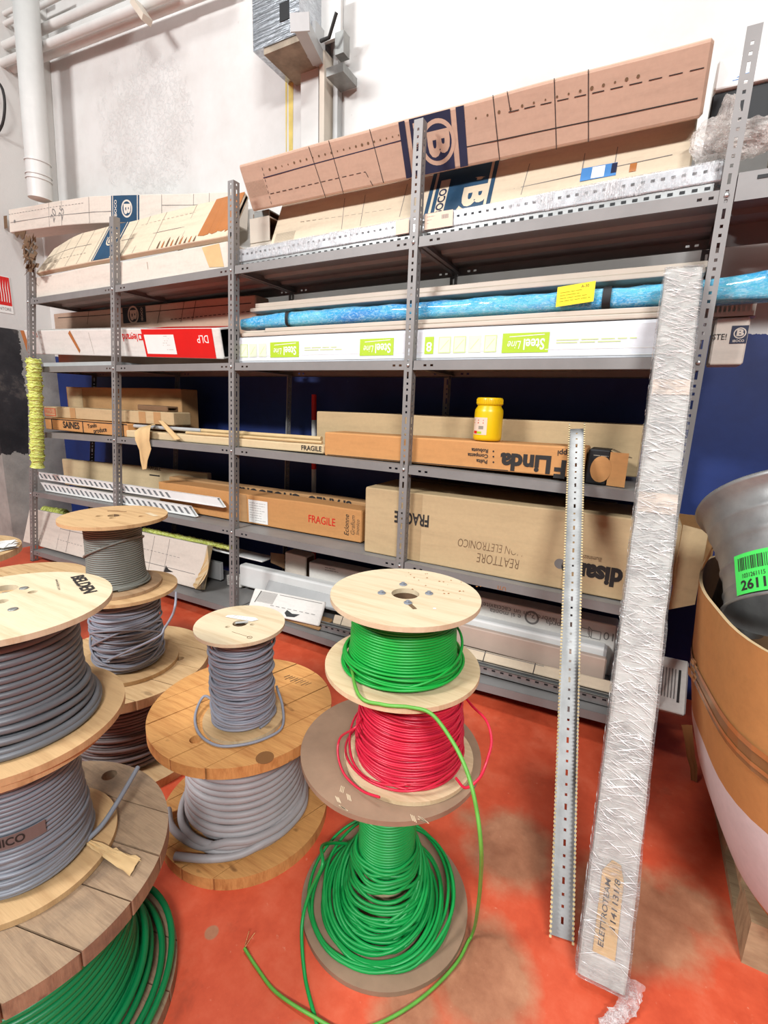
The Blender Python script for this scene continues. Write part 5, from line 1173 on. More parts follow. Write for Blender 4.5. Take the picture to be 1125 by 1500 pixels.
# red
cR = (-.425, .985)
r2 = reel('small plywood reel of red wire standing between the two green reels', cR, .5035)
flange(r2, 'flange', cR, .166, .504, .515, 'ply'); flange(r2, 'flange', cR, .150, .733, .744, 'ply')
m = MB(); core(m, cR, .515, .733, .09, 'ply'); m.build('core', r2)
m = MB(); coil(m, cR, .516, .733, .118, .003, 'cable_red', prof=lambda t: .014 * (1 - t) ** 2, seed=3, jit=.003, zj=.003)
for k in range(16): loop(m, cR, .53 + .0125 * k + R.uniform(0, .006), .122 + .012 * (1 - k / 16) + R.uniform(0, .003), .003, 'cable_red', tilt=R.uniform(.004, .02), ph=R.uniform(0, 6), zmin=.516, seed=60 + k, wob=.005)
loop(m, cR, .535, .150, .003, 'cable_red', tilt=.016, ph=.4, off=(-.008, -.006), zmin=.516, seed=80, wob=.012)
loop(m, cR, .56, .142, .003, 'cable_red', tilt=.04, ph=1.4, off=(-.02, .0), zmin=.516, seed=81, wob=.012); m.build('cable', r2)
m = MB(); q = [(cR[0] - .10, cR[1] - .06, .62), PY(520, 1066, .86), PY(499, 1080, .88), PY(495, 1105, .86), PY(505, 1135, .83), PY(530, 1158, .81), PY(556, 1168, .80)]; m.tube(smooth(q), .003, 'cable_red', 8)
q = [(cR[0] + .09, cR[1] + .07, .70), PY(690, 1032, .99), PY(712, 1055, .94), PY(720, 1085, .90), PY(713, 1115, .86), PY(702, 1140, .84), PY(682, 1154, .83), PY(668, 1140, .86)]; m.tube(smooth(q), .003, 'cable_red', 8); m.build('cable_tail', r2)
# bright green
cG = (-.456, .989)
r3 = reel('bright green cable reel with pale plywood top, topmost of the green and red stack', cG, .7445)
flange(r3, 'flange', cG, .193, .745, .757, 'ply')
hl = [(0, 0, .034)]
def decoG(f):
    R_ = random.Random(3)
    for k in range(26): f.disc(R_.uniform(-.06, .15), R_.uniform(.03, .16), R_.uniform(.001, .003), 'tape', 0, 6)
    f.poly([(.03, -.055), (.055, -.075), (.062, -.068), (.036, -.046)], 'ink_brown'); f.disc(.095, -.045, .004, 'paper', 0, 8)
flange(r3, 'flange', cG, .182, .927, .939, 'ply_pale', hl, deco=decoG)
m = MB(); core(m, cG, .757, .939, .0345, 'carton_torn'); m.build('core', r3)
bolts(r3, cG, .939, .058, 4, .55, .0065, 'cable_slate')
m = MB(); core(m, cG, .757, .927, .121, 'cable_bright_green'); coil(m, cG, .758, .927, .126, .0033, 'cable_bright_green', prof=lambda t: .012 * (1 - t) ** 3, seed=4, jit=.0015, zj=.001)
for k in range(4): loop(m, cG, .772 + k * .008, .142 + .006 * (3 - k) * .5, .0033, 'cable_bright_green', tilt=.006, ph=R.uniform(0, 6), zmin=.758, seed=90 + k, wob=.004)
loop(m, cG, .80, .146, .0033, 'cable_bright_green', tilt=.036, ph=1.2, zmin=.758, seed=97, wob=.004); m.build('cable', r3)
q = [(cG[0] - .12, cG[1] - .06, .775), PZ(525, 1017, .764), PZ(560, 1032, .763), PZ(600, 1036, .763), PZ(632, 1046, .765), PY(662, 1085, .80), PY(684, 1130, .77), PY(698, 1185, .745), PY(705, 1245, .73), PY(704, 1290, .79), PY(700, 1330, .86), PZ(692, 1368, .022), PZ(668, 1412, .007), PZ(620, 1460, .005), PZ(560, 1497, .005), PZ(505, 1510, .009), PZ(457, 1488, .0155), PZ(405, 1454, .008), PZ(378, 1420, .006), PZ(358, 1389, .012)]
m = MB(); q = [V((p_.x, p_.y, max(p_.z, .0045))) for p_ in smooth(q)]; m.tube(q, .004, 'cable_yellow_green', 8)
e = V(q[-1]); 
for dx, dy in ((-.012, .03), (.004, .034)): m.tube([e, e + V((dx * .5, dy * .5, .008)), e + V((dx, dy, .012))], .0012, 'copper', 6)
o = m.build('cable_tail', r3); o['label'] = 'loose yellow-green cable end trailing to the floor'

# ---- stack C : big drum with thick cable and small grey reel
cC = (-1.03, 1.013); aC = pd(227, 1055, 309, 1022, .42)
s1 = reel('wooden drum of thick light grey cable with orange-brown planks, under a small grey reel', cC, 0)
flange(s1, 'flange', cC, .274, 0, .04, 'drum_fresh', planks=6, ang=aC); 
hq = PZ(287, 1083, .42)
def decoC(f):
    f.disc(PZ(388, 1110, .42).x - cC[0], PZ(388, 1110, .42).y - cC[1], .025, 'tape_dark', 0, 20)
    p = PZ(432, 998, .42)
    for k in range(9): f.line((p.x - cC[0] + .012 * k - .05, p.y - cC[1] - .01 * (k % 2)), (p.x - cC[0] + .012 * k - .04, p.y - cC[1] + .022), .003, 'ink_brown')
flange(s1, 'flange', cC, .286, .385, .42, 'drum_fresh', [(hq.x - cC[0], hq.y - cC[1], .018)], planks=6, ang=aC, deco=decoC)
m = MB(); core(m, cC, .04, .385, .14, 'drum_fresh'); m.build('core', s1)
m = MB(); core(m, cC, .04, .385, .165, 'cable_grey_light'); coil(m, cC, .075, .385, .166, .0105, 'cable_grey_light', prof=lambda t: .02 * (1 - t) ** 1.5, seed=1.57, jit=.005, n=56, sides=10)
loop(m, cC, .064, .20, .0115, 'cable_grey_light', tilt=.012, ph=1.5, zmin=.041, seed=5, sides=10); loop(m, cC, .085, .195, .0115, 'cable_grey_light', tilt=.02, ph=1.2, zmin=.041, seed=6, sides=10, off=(-.006, -.006))
q = [(cC[0] + .205 * math.cos(t_), cC[1] + .205 * math.sin(t_), .066) for t_ in (.9, .3, -.2, -.55)] + [PZ(u, v, .053) for u, v in ((350, 1252), (305, 1258), (256, 1254))]
m.tube(smooth(q), .0115, 'cable_grey_light', 10); q = [(cC[0] + .2 * math.cos(t_), cC[1] + .2 * math.sin(t_), .088) for t_ in (.9, .3, -.2, -.7, -1.1)] + [PZ(u, v, .056) for u, v in ((296, 1240), (266, 1226), (250, 1208), (246, 1186))] ; m.tube(smooth(q), .0115, 'cable_grey_light', 10); m.build('cable', s1)
cS = (-.973, .958)
s2 = reel('small pale reel of thin grey cable with paper tag, standing on orange-brown drum', cS, .42)
flange(s2, 'flange', cS, .121, .4205, .4335, 'drum_pale', emat='ply'); 
hs = [(0, 0, .0215)] + [(.038 * math.cos(a), .038 * math.sin(a), .007) for a in (.35, 2.3, 4.35)]
def decoS(f):
    f.line((.02, -.052), (.09, -.05), .0012, 'ink_brown'); f.ring(.086, -.051, .006, .0075, 'ink_brown', 0, 14)
flange(s2, 'flange', (-.968, .95), .129, .735, .745, 'ply_pale', hs, deco=decoS)
m = MB(); core(m, cS, .433, .745, .0225, 'carton_torn'); m.build('core', s2)
m = MB(); core(m, cS, .434, .735, .075, 'cable_grey'); coil(m, cS, .434, .735, .080, .0042, 'cable_grey', prof=lambda t: .012 * (1 - t) ** 2, seed=6, jit=.004, zj=.003)
for k in range(16): loop(m, cS, .45 + .017 * k, .088 + R.uniform(0, .006), .0042, 'cable_grey', tilt=R.uniform(.004, .016), ph=R.uniform(0, 6), zmin=.434, seed=100 + k)
m.build('cable', s2)
q = [(cS[0] - .07, cS[1] - .04, .47), PZ(299, 1020, .45), PZ(286, 1048, .428), PZ(292, 1075, .426), PZ(318, 1092, .426), PZ(355, 1091, .426), PZ(390, 1081, .426), PZ(413, 1065, .428), PZ(414, 1035, .445), PZ(405, 1005, .48)]
m = MB(); m.tube(smooth(q), .0042, 'cable_grey', 8); m.build('cable_tail', s2)
p = PZ(345, 906, .7465); m = MB(); ff = Face(m, (p.x, p.y, .7462), (1, .12, 0), (-.12, 1, 0), eps=.0006); ff.poly([(-.035, -.004), (.055, .004), (.066, .022), (.05, .03), (-.02, .018), (-.036, .008)], 'paper'); ff.scribble(-.02, .003, .07, .018, 2, 'ink_grey', .0015, 2); m.tube([(p.x + .05, p.y - .0, .748), (p.x + .03, p.y - .03, .752)], .003, 'pvc_grey', 8); m.build('paper_tag', s2)['label'] = 'white paper tag on a wire'

# ---- stack A : front left
cA = (-1.042, .372); aA = pd(73, 1327, 156, 1359, .42)
t1 = reel('huge weathered wooden drum of thick green cable, front left corner', cA, 0)
flange(t1, 'flange', cA, .288, 0, .035, 'drum_old', planks=6, ang=aA)
ha = PZ(160, 1135, .42)
flange(t1, 'flange', cA, .290, .383, .42, 'drum_old', [(ha.x - cA[0], ha.y - cA[1], .018)], planks=6, ang=aA)
m = MB(); core(m, cA, .035, .383, .14, 'drum_old'); m.build('core', t1)
m = MB(); core(m, cA, .035, .383, .165, 'cable_dark_green'); coil(m, cA, .036, .383, .17, .0075, 'cable_dark_green', prof=lambda t: .035 * (1 - t), seed=7, jit=.006, n=60, sides=10)
for k, (rr, z, tl) in enumerate(((.214, .06, .01), (.222, .085, .02), (.232, .07, .015), (.252, .055, .012))): loop(m, cA, z, rr, .0078, 'cable_dark_green', tilt=tl, ph=1.0 + k, zmin=.036, seed=110 + k, sides=10)
loop(m, cA, .05, .279, .0078, 'cable_dark_green', tilt=.01, ph=.3, zmin=.036, seed=119, wob=.004, sides=10); m.build('cable', t1)
cU = (-1.043, .393)
t2 = reel('reel of blue-grey cable with brown paper scraps, standing on the weathered drum', cU, .42)
flange(t2, 'flange', cU, .168, .4205, .4335, 'ply_tan'); flange(t2, 'flange', (-1.075, .412), .185, .690, .703, 'ply_tan')
m = MB(); core(m, cU, .433, .69, .07, 'ply'); m.build('core', t2)
m = MB(); core(m, cU, .434, .69, .10, 'cable_slate'); coil(m, cU, .434, .69, .105, .0048, 'cable_slate', prof=lambda t: .016 * (1 - t) ** 2, seed=8, jit=.003, n=50, sides=8)
for k in range(7): loop(m, cU, .445 + .011 * k, .121 - .001 * k, .0048, 'cable_slate', tilt=.008, ph=k, zmin=.434, seed=130 + k)
m.build('cable', t2)
m = MB(); n = 12; a0, a1 = math.radians(-75), math.radians(-5); z_ = .545
for i in range(n):
    th0, th1 = a0 + (a1 - a0) * i / n, a0 + (a1 - a0) * (i + 1) / n; rr = .1165
    m.add([(cU[0] + rr * math.cos(t), cU[1] + rr * math.sin(t), z) for t, z in ((th0, z_), (th1, z_), (th1, z_ + .028), (th0, z_ + .028))], [(0, 1, 2, 3)], 'cable_brown', True)
vs, fs = text_mesh('UNICO', .02)
m.add([(cU[0] + (.1172) * math.cos(-.65 + p.x * .019 / .11), cU[1] + .1172 * math.sin(-.65 + p.x * .019 / .11), z_ + .014 + p.y * .024) for p in vs], fs, 'ink'); o = m.build('printed_band', t2); o['label'] = 'brown printed band'
q = [PZ(126, 1232, .442), PZ(150, 1208, .452), PZ(172, 1175, .47), PZ(190, 1145, .48), PZ(202, 1124, .485)]
m = MB(); m.tube(smooth(q), .0055, 'cable_slate', 8); m.build('cable_tail', t2)
def scrap(pts, name, lab, parent, seed):
    m = MB(); n = 8; A_, B_, C_, D_ = [V(p) for p in pts]; vs = []
    for s_ in (0, .0012):
        for i in range(n + 1):
            for j in range(n + 1):
                u, w_ = i / n, j / n; p = A_.lerp(B_, u).lerp(D_.lerp(C_, u), w_); vs.append(p + V((0, 0, s_ + .012 * abs(noise.noise(V((u * 4, w_ * 3, seed)))))))
    k = n + 1; fs = []
    for i in range(n):
        for j in range(n): fs.append((i * k + j, (i + 1) * k + j, (i + 1) * k + j + 1, i * k + j + 1)); o = k * k; fs.append((o + i * k + j + 1, o + (i + 1) * k + j + 1, o + (i + 1) * k + j, o + i * k + j))
    m.add(vs, fs, 'brown_paper', True); o = m.build(name, parent); o['label'] = lab
scrap((PZ(112, 1232, .436), PZ(150, 1252, .424), PZ(208, 1262, .424), PZ(120, 1226, .440)), 'paper_scrap', 'crumpled brown paper scrap', t2, 1)
scrap((PZ(118, 1232, .437), PZ(190, 1284, .423), PZ(206, 1258, .423), PZ(150, 1240, .43)), 'paper_scrap', 'crumpled brown paper scrap', t2, 3)
scrap((PZ(70, 1272, .436), PZ(100, 1256, .436), PZ(110, 1246, .437), PZ(76, 1262, .437)), 'paper_scrap', 'small brown paper scrap', t2, 5)
cB = (-1.085, .424)
t3 = reel('reel of thick dark grey cable with a stamped pale plywood top, front left', cB, .7035)
flange(t3, 'flange', cB, .202, .704, .719, 'ply_tan')
cB2 = (-1.093, .441)
def decoB(f):
    f.o = V((0, 0, .965))
    def txt(body, u0, v0, u1, v1, h, bold):
        a, b = PZ(u0, v0, .965), PZ(u1, v1, .965); r = (b - a).normalized(); g = Face(f.mb, (a + b) / 2, r, V((0, 0, 1)).cross(r), eps=.001); g.text(body, 0, 0, h, 'ink', 0, bold, (b - a).length / (h * 4.6 if bold else h * 8.6))
    txt('BELDEN', 112, 845, 131, 868, .026, .03); txt('www.belden.com', 83, 850, 87, 864, .006, 0)
hb = [(PZ(5, 863, .965).x - cB2[0], PZ(5, 863, .965).y - cB2[1], .026), (PZ(2, 881, .965).x - cB2[0], PZ(2, 881, .965).y - cB2[1], .012), (PZ(48, 867, .965).x - cB2[0], PZ(48, 867, .965).y - cB2[1], .009)]
flange(t3, 'flange', cB2, .186, .953, .965, 'ply_pale', hb, deco=decoB)
for u, v in ((35, 862), (19, 893)):
    p = PZ(u, v, .965); m = MB(); m.lathe([(.0085, 0), (.0085, .0015), (.005, .002), (0, .0022)], (p.x, p.y, .9652), 'steel_dull', 16); m.build('bolt', t3)
m = MB(); core(m, cB, .719, .953, .08, 'ply'); m.build('core', t3)
m = MB(); core(m, cB, .719, .953, .112, 'cable_grey_dark'); coil(m, cB, .72, .953, .121, .0072, 'cable_grey_dark', prof=lambda t: .006 * (1 - t), seed=9, jit=.002, n=56, sides=10)
for k in range(5): loop(m, cB, .729 + .013 * k, .152 - .005 * k, .0075, 'cable_grey_dark', tilt=.006, ph=2 + k, zmin=.72, seed=140 + k, sides=10)
m.build('cable', t3)

# ---- stack B : middle left
c1 = (-1.66, 1.024)
b1 = reel('broad wooden drum of brown-grey cable at the base of the middle left stack', c1, 0)
flange(b1, 'flange', c1, .30, 0, .035, 'drum_pale', planks=6, ang=.35)
h1 = PZ(262, 964, .38)
flange(b1, 'flange', c1, .306, .345, .38, 'drum_pale', [(h1.x - c1[0] + .004, h1.y - c1[1], .016)], planks=5, ang=.15)
m = MB(); core(m, c1, .035, .345, .15, 'drum_pale'); m.build('core', b1)
m = MB(); core(m, c1, .035, .345, .195, 'cable_brown'); coil(m, c1, .036, .345, .202, .006, 'cable_brown', seed=10, jit=.005, n=50)
for k in range(5): loop(m, c1, .05 + .03 * k, .215, .006, 'cable_brown', tilt=.012, ph=k * 1.3, zmin=.036, seed=150 + k)
m.build('cable', b1)
c2_ = (-1.632, 1.024)
b2 = reel('reel of loosely wound grey cable with crossing strands, middle of the middle left stack', c2_, .38)
flange(b2, 'flange', c2_, .174, .3805, .395, 'ply_tan'); flange(b2, 'flange', (-1.619, 1.024), .178, .685, .697, 'ply_tan')
m = MB(); core(m, c2_, .395, .685, .07, 'ply'); m.build('core', b2)
m = MB(); core(m, c2_, .395, .685, .105, 'cable_grey'); coil(m, c2_, .396, .685, .111, .0042, 'cable_grey', seed=11, jit=.005, zj=.004)
for k in range(14): loop(m, c2_, .42 + .017 * k, .117 + R.uniform(0, .004), .0042, 'cable_grey', tilt=R.uniform(.006, .02), ph=R.uniform(0, 6), zmin=.396, seed=160 + k)
for ph in (-.2, 2.6, -.9): loop(m, c2_, .50, .122, .0042, 'cable_grey', tilt=.075, ph=ph, zmin=.396, seed=180 + ph)
m.build('cable', b2)
q = [PZ(258, 868, .69), PY(257, 884, 1.03), PY(253, 900, 1.02), PY(241, 920, 1.0), PY(228, 935, .97), (c2_[0] + .05, c2_[1] - .115, .46)]; m = MB(); m.tube(smooth(q), .0042, 'cable_grey', 8); m.build('cable_tail', b2)
c3 = (-1.645, 1.012)
b3 = reel('reel of evenly wound grey-green cable, topmost of the middle left stack', c3, .697)
flange(b3, 'flange', c3, .149, .6975, .709, 'ply_dark')
hb3 = [(.0, .0, .022), (-.032, -.035, .012), (.03, -.026, .011), (.085, .05, .012)]
flange(b3, 'flange', (-1.641, 1.02), .176, .953, .965, 'ply_tan', hb3, deco=lambda f: (f.poly([(-.085, .03), (-.06, .05), (-.02, .062), (-.018, .058), (-.055, .044), (-.082, .024)], 'tape_dark'), f.poly([(.06, .10), (.13, .085), (.12, .07), (.05, .085)], 'ply_pale')))
m = MB(); core(m, c3, .709, .965, .024, 'carton_torn'); m.build('core', b3)
m = MB(); core(m, c3, .709, .953, .086, 'cable_grey_green'); coil(m, c3, .71, .953, .0905, .0038, 'cable_grey_green', prof=lambda t: .012 * (1 - t) ** 6, seed=12, jit=.0006)
for k in range(3): loop(m, c3, .716 + .006 * k, .106 - .003 * k, .0038, 'cable_grey_green', tilt=.004, ph=k, zmin=.709, seed=190 + k)
loop(m, c3, .85, .0965, .0042, 'cable_grey_green', tilt=.045, ph=.1, seed=195, wob=.001); m.build('cable', b3)

# ---- two more reels half hidden at the far left
cF = (-2.41, 1.03)
f1 = reel('wooden drum with a bare pale top, mostly hidden behind the stamped plywood reel', cF, 0)
flange(f1, 'flange', cF, .27, 0, .035, 'drum_pale', planks=5, ang=.1); flange(f1, 'flange', cF, .274, .515, .55, 'drum_pale', planks=4, ang=.08)
m = MB(); core(m, cF, .035, .515, .17, 'drum_pale'); m.build('core', f1); m = MB(); coil(m, cF, .036, .515, .185, .009, 'cable_grey_dark', seed=13, n=40); m.build('cable', f1)
cE = (-3.20, 1.05)
e1 = reel('wooden drum with paper scraps on top at the far left edge, beside the grey pillar', cE, 0)
flange(e1, 'flange', cE, .30, 0, .035, 'drum_pale', planks=5, ang=.1); flange(e1, 'flange', cE, .325, .515, .55, 'drum_pale', planks=5, ang=.12)
m = MB(); core(m, cE, .035, .515, .15, 'drum_pale'); m.build('core', e1); m = MB(); coil(m, cE, .036, .515, .165, .008, 'cable_grey_dark', seed=14, n=40); m.build('cable', e1)
m = MB(); R_ = random.Random(6)
for k in range(9):
    p = PZ(4 + R_.uniform(-4, 8), 801 + R_.uniform(-5, 5), .552); a = R_.uniform(0, 3); d = V((math.cos(a), math.sin(a), 0)) * .05; e = V((-d.y, d.x, 0)) * .6
    p.z = .552 + .002 * k; m.add([p - d - e, p + d - e + V((0, 0, .006)), p + d + e, p - d + e + V((0, 0, .01))], [(0, 1, 2, 3)], 'paper')
tag(m.build('paper_scraps'), 'crumpled white paper scraps lying on the drum at the far left edge', 'paper')

# ================================================================== LEANING THINGS
# slotted strut channel leaning on the third shelf
ft_ = V((-.012, 1.13, 0)); sl = 1.12 / (1.955 - 1.13); d = ray(845, 630); k = (-sl * ft_.y - HC) / (d.z - sl * d.y); top = CAM + d * k
ax = (top - ft_); Ls = ax.length; ax.normalize(); rx = V((1, .04, 0)); rx = (rx - ax * rx.dot(ax)).normalized(); nv = ax.cross(rx) * -1      # nv points to the camera
if nv.y > 0: nv = -nv
st = thing('strut_channel', 'slotted grey steel strut channel with serrated edges leaning on the third shelf', 'channel', ft_)
W2 = .056; Dp = .032; m = MB(); vs = [0.0]; sk = []; z = .03
while z < Ls - .08:
    for hl in (.016, .007, .007):
        vs.append(z); sk.append((1, len(vs) - 1)); vs.append(z + hl); z += hl + .02
vs.append(Ls); base = ft_ + nv * .0 + V((0, 0, .004))
sheet(m, lambda u, v, w_: base + rx * (u - W2 / 2) + ax * v + nv * w_, [0, W2 * .44, W2 * .56, W2], vs, sk, 'galvanised', .0025); m.build('web', st)
for s_ in (-1, 1):
    m = MB(); m.box(base + rx * (s_ * W2 / 2) - rx * .00125, rx * .0025, nv * Dp, ax * (Ls + .006), 'galvanised'); o = m.build('side_flange', st)
    m = MB(); n = int(Ls / .0105)
    for i in range(n): m.box(base + rx * (s_ * W2 / 2 - .003) + nv * Dp + ax * (i * .0105 + .002), rx * .006, nv * .005, ax * .0055, 'serration')
    m.build('serrated_edge', o)['label'] = 'yellowed serrated edge'
# film-wrapped column
fl, fr = PZ(845, 1443, 0), PZ(912, 1476, 0); tl, tr = PY(972, 414, 1.985), PY(1029, 406, 1.985)
cf = (fl + fr) / 2; ct = (tl + tr) / 2; ax = (ct - cf); Ls = ax.length; ax.normalize(); rx = (fr - fl) ; rx.z = 0; rx = (rx - ax * rx.dot(ax)).normalized(); nv = rx.cross(ax)
if nv.y > 0: nv = -nv
Wc = .106; Dc = .062
col = thing('wrapped_pack', 'tall pale pack wrapped in shiny stretch film leaning against the rack at the right', 'wrapped pack', cf)
def slab(m, e, mat, N=46, amp=.0012, seed=0):
    prof = [(-Wc / 2 - e, e), (Wc / 2 + e, e), (Wc / 2 + e, -Dc - e), (-Wc / 2 - e, -Dc - e)]; P4 = []
    for i in range(4):
        a, b = V((*prof[i], 0)), V((*prof[(i + 1) % 4], 0))
        for t in (.06, .28, .5, .72, .94): P4.append(a.lerp(b, t))
    n = len(P4); vs = []; fs = []
    for i in range(N + 1):
        z = -e + (Ls + 2 * e) * i / N
        for k, p in enumerate(P4):
            q = cf + V((0, 0, .037)) + rx * p.x + nv * p.y + ax * z
            dd = (rx * p.x + nv * (p.y + Dc / 2)).normalized() * (noise.noise(V((k * .9 + seed, z * 14, 3))) * amp * 2)
            vs.append(q + dd)
    for i in range(N):
        for k in range(n): fs.append((i * n + k, i * n + (k + 1) % n, (i + 1) * n + (k + 1) % n, (i + 1) * n + k))
    m.add(vs, fs, mat); m.add(vs[:n], [tuple(range(n))[::-1]], mat); m.add(vs[-n:], [tuple(range(n))], mat)
m = MB(); slab(m, 0, 'pvc_pack'); 
m.build('body', col)
fcol = Face(MB(), cf + V((0, 0, .037)), rx, ax, eps=.003)
def on(u, v):
    p = plane_hit(u, v, cf + V((0, 0, .037)), nv) - (cf + V((0, 0, .037))); return p.dot(rx), p.dot(ax)
if fcol.n.dot(nv) < 0: fcol.n = nv
a_, b_ = on(868, 1392), on(908, 1290)
fcol.poly([(a_[0], a_[1]), (a_[0] + .05, a_[1]), (a_[0] + .05, b_[1] + .0), (a_[0] + .04, b_[1] + .035), (a_[0] + .02, b_[1] + .04), (a_[0] + .0, b_[1] + .01)], 'brown_paper')
fcol.text('ELETTROTEAM', a_[0] + .016, (a_[1] + b_[1]) / 2 + .006, .0125, 'ink', 90, .012, 1.3, shear=.12); fcol.text('1141131/8', a_[0] + .037, (a_[1] + b_[1]) / 2 + .03, .013, 'ink', 90, .012, 1.5, shear=.12)
o = fcol.mb.build('paper_label', col); o['label'] = 'brown handwritten label under the film'
for v0, v1 in ((556, 578), (722, 752)):
    g = Face(MB(), cf + V((0, 0, .037)), rx, ax, eps=.0028); g.n = nv; z0, z1 = on(960, v1)[1], on(960, v0)[1]; g.rect(-Wc / 2 + .002, z0, Wc / 2 - .002, z1, 'band_pale'); o = g.mb.build('tape_band', col); o['label'] = 'tan tape band under the film'
m = MB(); slab(m, .005, 'film', 120, .0018, 5); R_ = random.Random(21)
B0 = cf + V((0, 0, .037))
def fold(o, a, b, nrm, w_):
    t = (b - a).normalized(); s_ = t.cross(nrm) * w_; h_ = nrm * w_ * 1.1; m_ = (a + b) / 2
    m.add([a, m_ - s_, b, m_ + s_, m_ + h_], [(0, 1, 4), (1, 2, 4), (2, 3, 4), (3, 0, 4)], 'film_fold_glint')
for k in range(820):
    z = R_.uniform(.03, Ls - .02); ln = R_.uniform(.015, .09); an = R_.choice((-.5, -.45, -.42, -.38, -.3, -.45, -.1, .05, .35, .3)) + R_.uniform(-.06, .06); x = R_.uniform(-Wc / 2, Wc / 2)
    dx, dz = ln / 2 * math.cos(an), ln / 2 * math.sin(an); xa, xb = max(-Wc / 2 - .004, x - dx), min(Wc / 2 + .004, x + dx)
    if xb - xa < .006 or (a_[1] - .03 < z < b_[1] + .06 and a_[0] - .01 < x < a_[0] + .06): continue
    fold(m, B0 + rx * xa + nv * .0068 + ax * (z - dz), B0 + rx * xb + nv * .0068 + ax * (z + dz), nv, R_.uniform(.0005, .0012))
for k in range(130):
    z = R_.uniform(.03, Ls - .02); ln = R_.uniform(.01, .05); fold(m, B0 - rx * (Wc / 2 + .0068) + nv * (-R_.uniform(0, .02)) + ax * z, B0 - rx * (Wc / 2 + .0068) + nv * (-.02 - ln * .6) + ax * (z + R_.uniform(-.02, .02)), -rx, R_.uniform(.0006, .0013))
m.build('stretch_film', col)['label'] = 'shiny crinkled stretch film'
def crumple(pts, r, mat, seed, n=14):
    m = MB(); q = smooth(pts, 6); vs = []; fs = []
    for i, p in enumerate(q):
        for k in range(n):
            a = 2 * PI * k / n; rr = r * (1 + .5 * noise.noise(V((math.cos(a) * 2, math.sin(a) * 2, i * .5 + seed))) + .25 * noise.noise(V((math.cos(a) * 6, math.sin(a) * 6, i * 1.1 + seed))))
            z = max(.001, p.z + rr * math.sin(a) * .6); vs.append(V((p.x + rr * math.cos(a), p.y + .2 * rr * math.sin(a * 2), z)))
    for i in range(len(q) - 1):
        for k in range(n): fs.append((i * n + k, i * n + (k + 1) % n, (i + 1) * n + (k + 1) % n, (i + 1) * n + k))
    m.add(vs, fs, mat); m.add(vs[:n], [tuple(range(n))], mat); m.add(vs[-n:], [tuple(range(n))[::-1]], mat); return m
m = crumple([PZ(928, 1440, .03), PZ(926, 1458, .02), PZ(915, 1478, .018), PZ(900, 1492, .015), PZ(888, 1510, .012)], .02, 'film_loose', 2)
m.build('loose_film', col)['label'] = 'loose crumpled film end on the floor'

# ================================================================== RIGHT : PALLET, BIN, DUCT PARTS
px0, px1, py0, py1 = .408, 1.45, 1.305, 2.10
pal = thing('pallet', 'worn wooden pallet under the big round cardboard bin at the right', 'pallet', ((px0 + px1) / 2, (py0 + py1) / 2, 0))
for k in range(3):
    x = px0 + k * (px1 - px0 - .1) / 2; m = MB(); m.box((x, py0, 0), (.1, 0, 0), (0, py1 - py0, 0), (0, 0, .022), 'pallet_wood'); m.build('bottom_board', pal)
    for j in range(3):
        y = py0 + j * (py1 - py0 - .13) / 2; m = MB(); m.box((x, y, .0222), (.1, 0, 0), (0, .13, 0), (0, 0, .075), 'pallet_wood'); m.build('block', pal)
    m = MB(); m.box((x, py0, .0974), (.1, 0, 0), (0, py1 - py0, 0), (0, 0, .018), 'pallet_wood'); m.build('stringer_board', pal)
for j in range(6):
    y = py0 + j * (py1 - py0 - .1) / 5; m = MB(); m.box((px0, y, .1156), (px1 - px0, 0, 0), (0, .1, 0), (0, 0, .018), 'pallet_wood'); m.build('deck_board', pal)
def octa(a):
    return 1.0 / (abs(math.cos(a)) ** 3.2 + abs(math.sin(a)) ** 3.2) ** (1 / 3.2) * .955 * (1 + .012 * math.cos(8 * a))
cX = lambda z: .885 - .125 * max(0, (z - .135) / .75); cYv = 1.66
RZ = [(.13, .478), (.2, .545), (.3, .577), (.43, .594), (.6, .590), (.9, .563)]
def rad(z):
    for (z0, r0), (z1, r1) in zip(RZ, RZ[1:]):
        if z <= z1: return r0 + (r1 - r0) * (z - z0) / (z1 - z0)
    return RZ[-1][1]
def binpt(a, z, e=0.0): r = (rad(z) + e) * octa(a) * (1 + .006 * noise.noise(V((math.cos(a) * 3, math.sin(a) * 3, z * 4)))); return V((cX(z) + r * math.cos(a), cYv + r * math.sin(a), z))
NB = 96; ZB = [.1345, .16, .19, .22, .26, .32, .38, .44, .475, .50, .56, .62, .68, .74, .80, .885]
binn = thing('cardboard_bin', 'large rounded brown and white cardboard bin on the pallet, full of metal duct parts', 'cardboard bin', (.8, cYv, .134))
m = MB(); G = [[binpt(2 * PI * k / NB, z) for k in range(NB)] for z in ZB]; Gi = [[binpt(2 * PI * k / NB, z, -.009) for k in range(NB)] for z in ZB]
mts = ['bin_white' if .225 < (ZB[i] + ZB[i + 1]) / 2 < .475 else 'bin_brown' for i in range(len(ZB) - 1)]
o0 = len(m.v)
for row in G: m.v += row
for i in range(len(ZB) - 1):
    for k in range(NB): l = (k + 1) % NB; m.f.append([o0 + i * NB + k, o0 + i * NB + l, o0 + (i + 1) * NB + l, o0 + (i + 1) * NB + k]); m.m.append(m.mi(mts[i])); m.sm.append(True)
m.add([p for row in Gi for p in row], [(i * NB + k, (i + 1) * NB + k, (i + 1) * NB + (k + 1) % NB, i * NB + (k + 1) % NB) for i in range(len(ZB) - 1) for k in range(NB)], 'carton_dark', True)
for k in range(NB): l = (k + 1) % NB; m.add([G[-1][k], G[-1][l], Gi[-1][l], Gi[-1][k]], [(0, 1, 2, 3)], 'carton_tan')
m.add([G[0][k] for k in range(NB)], [tuple(range(NB))[::-1]], 'bin_brown'); m.add([Gi[1][k] for k in range(NB)], [tuple(range(NB))], 'carton_dark')
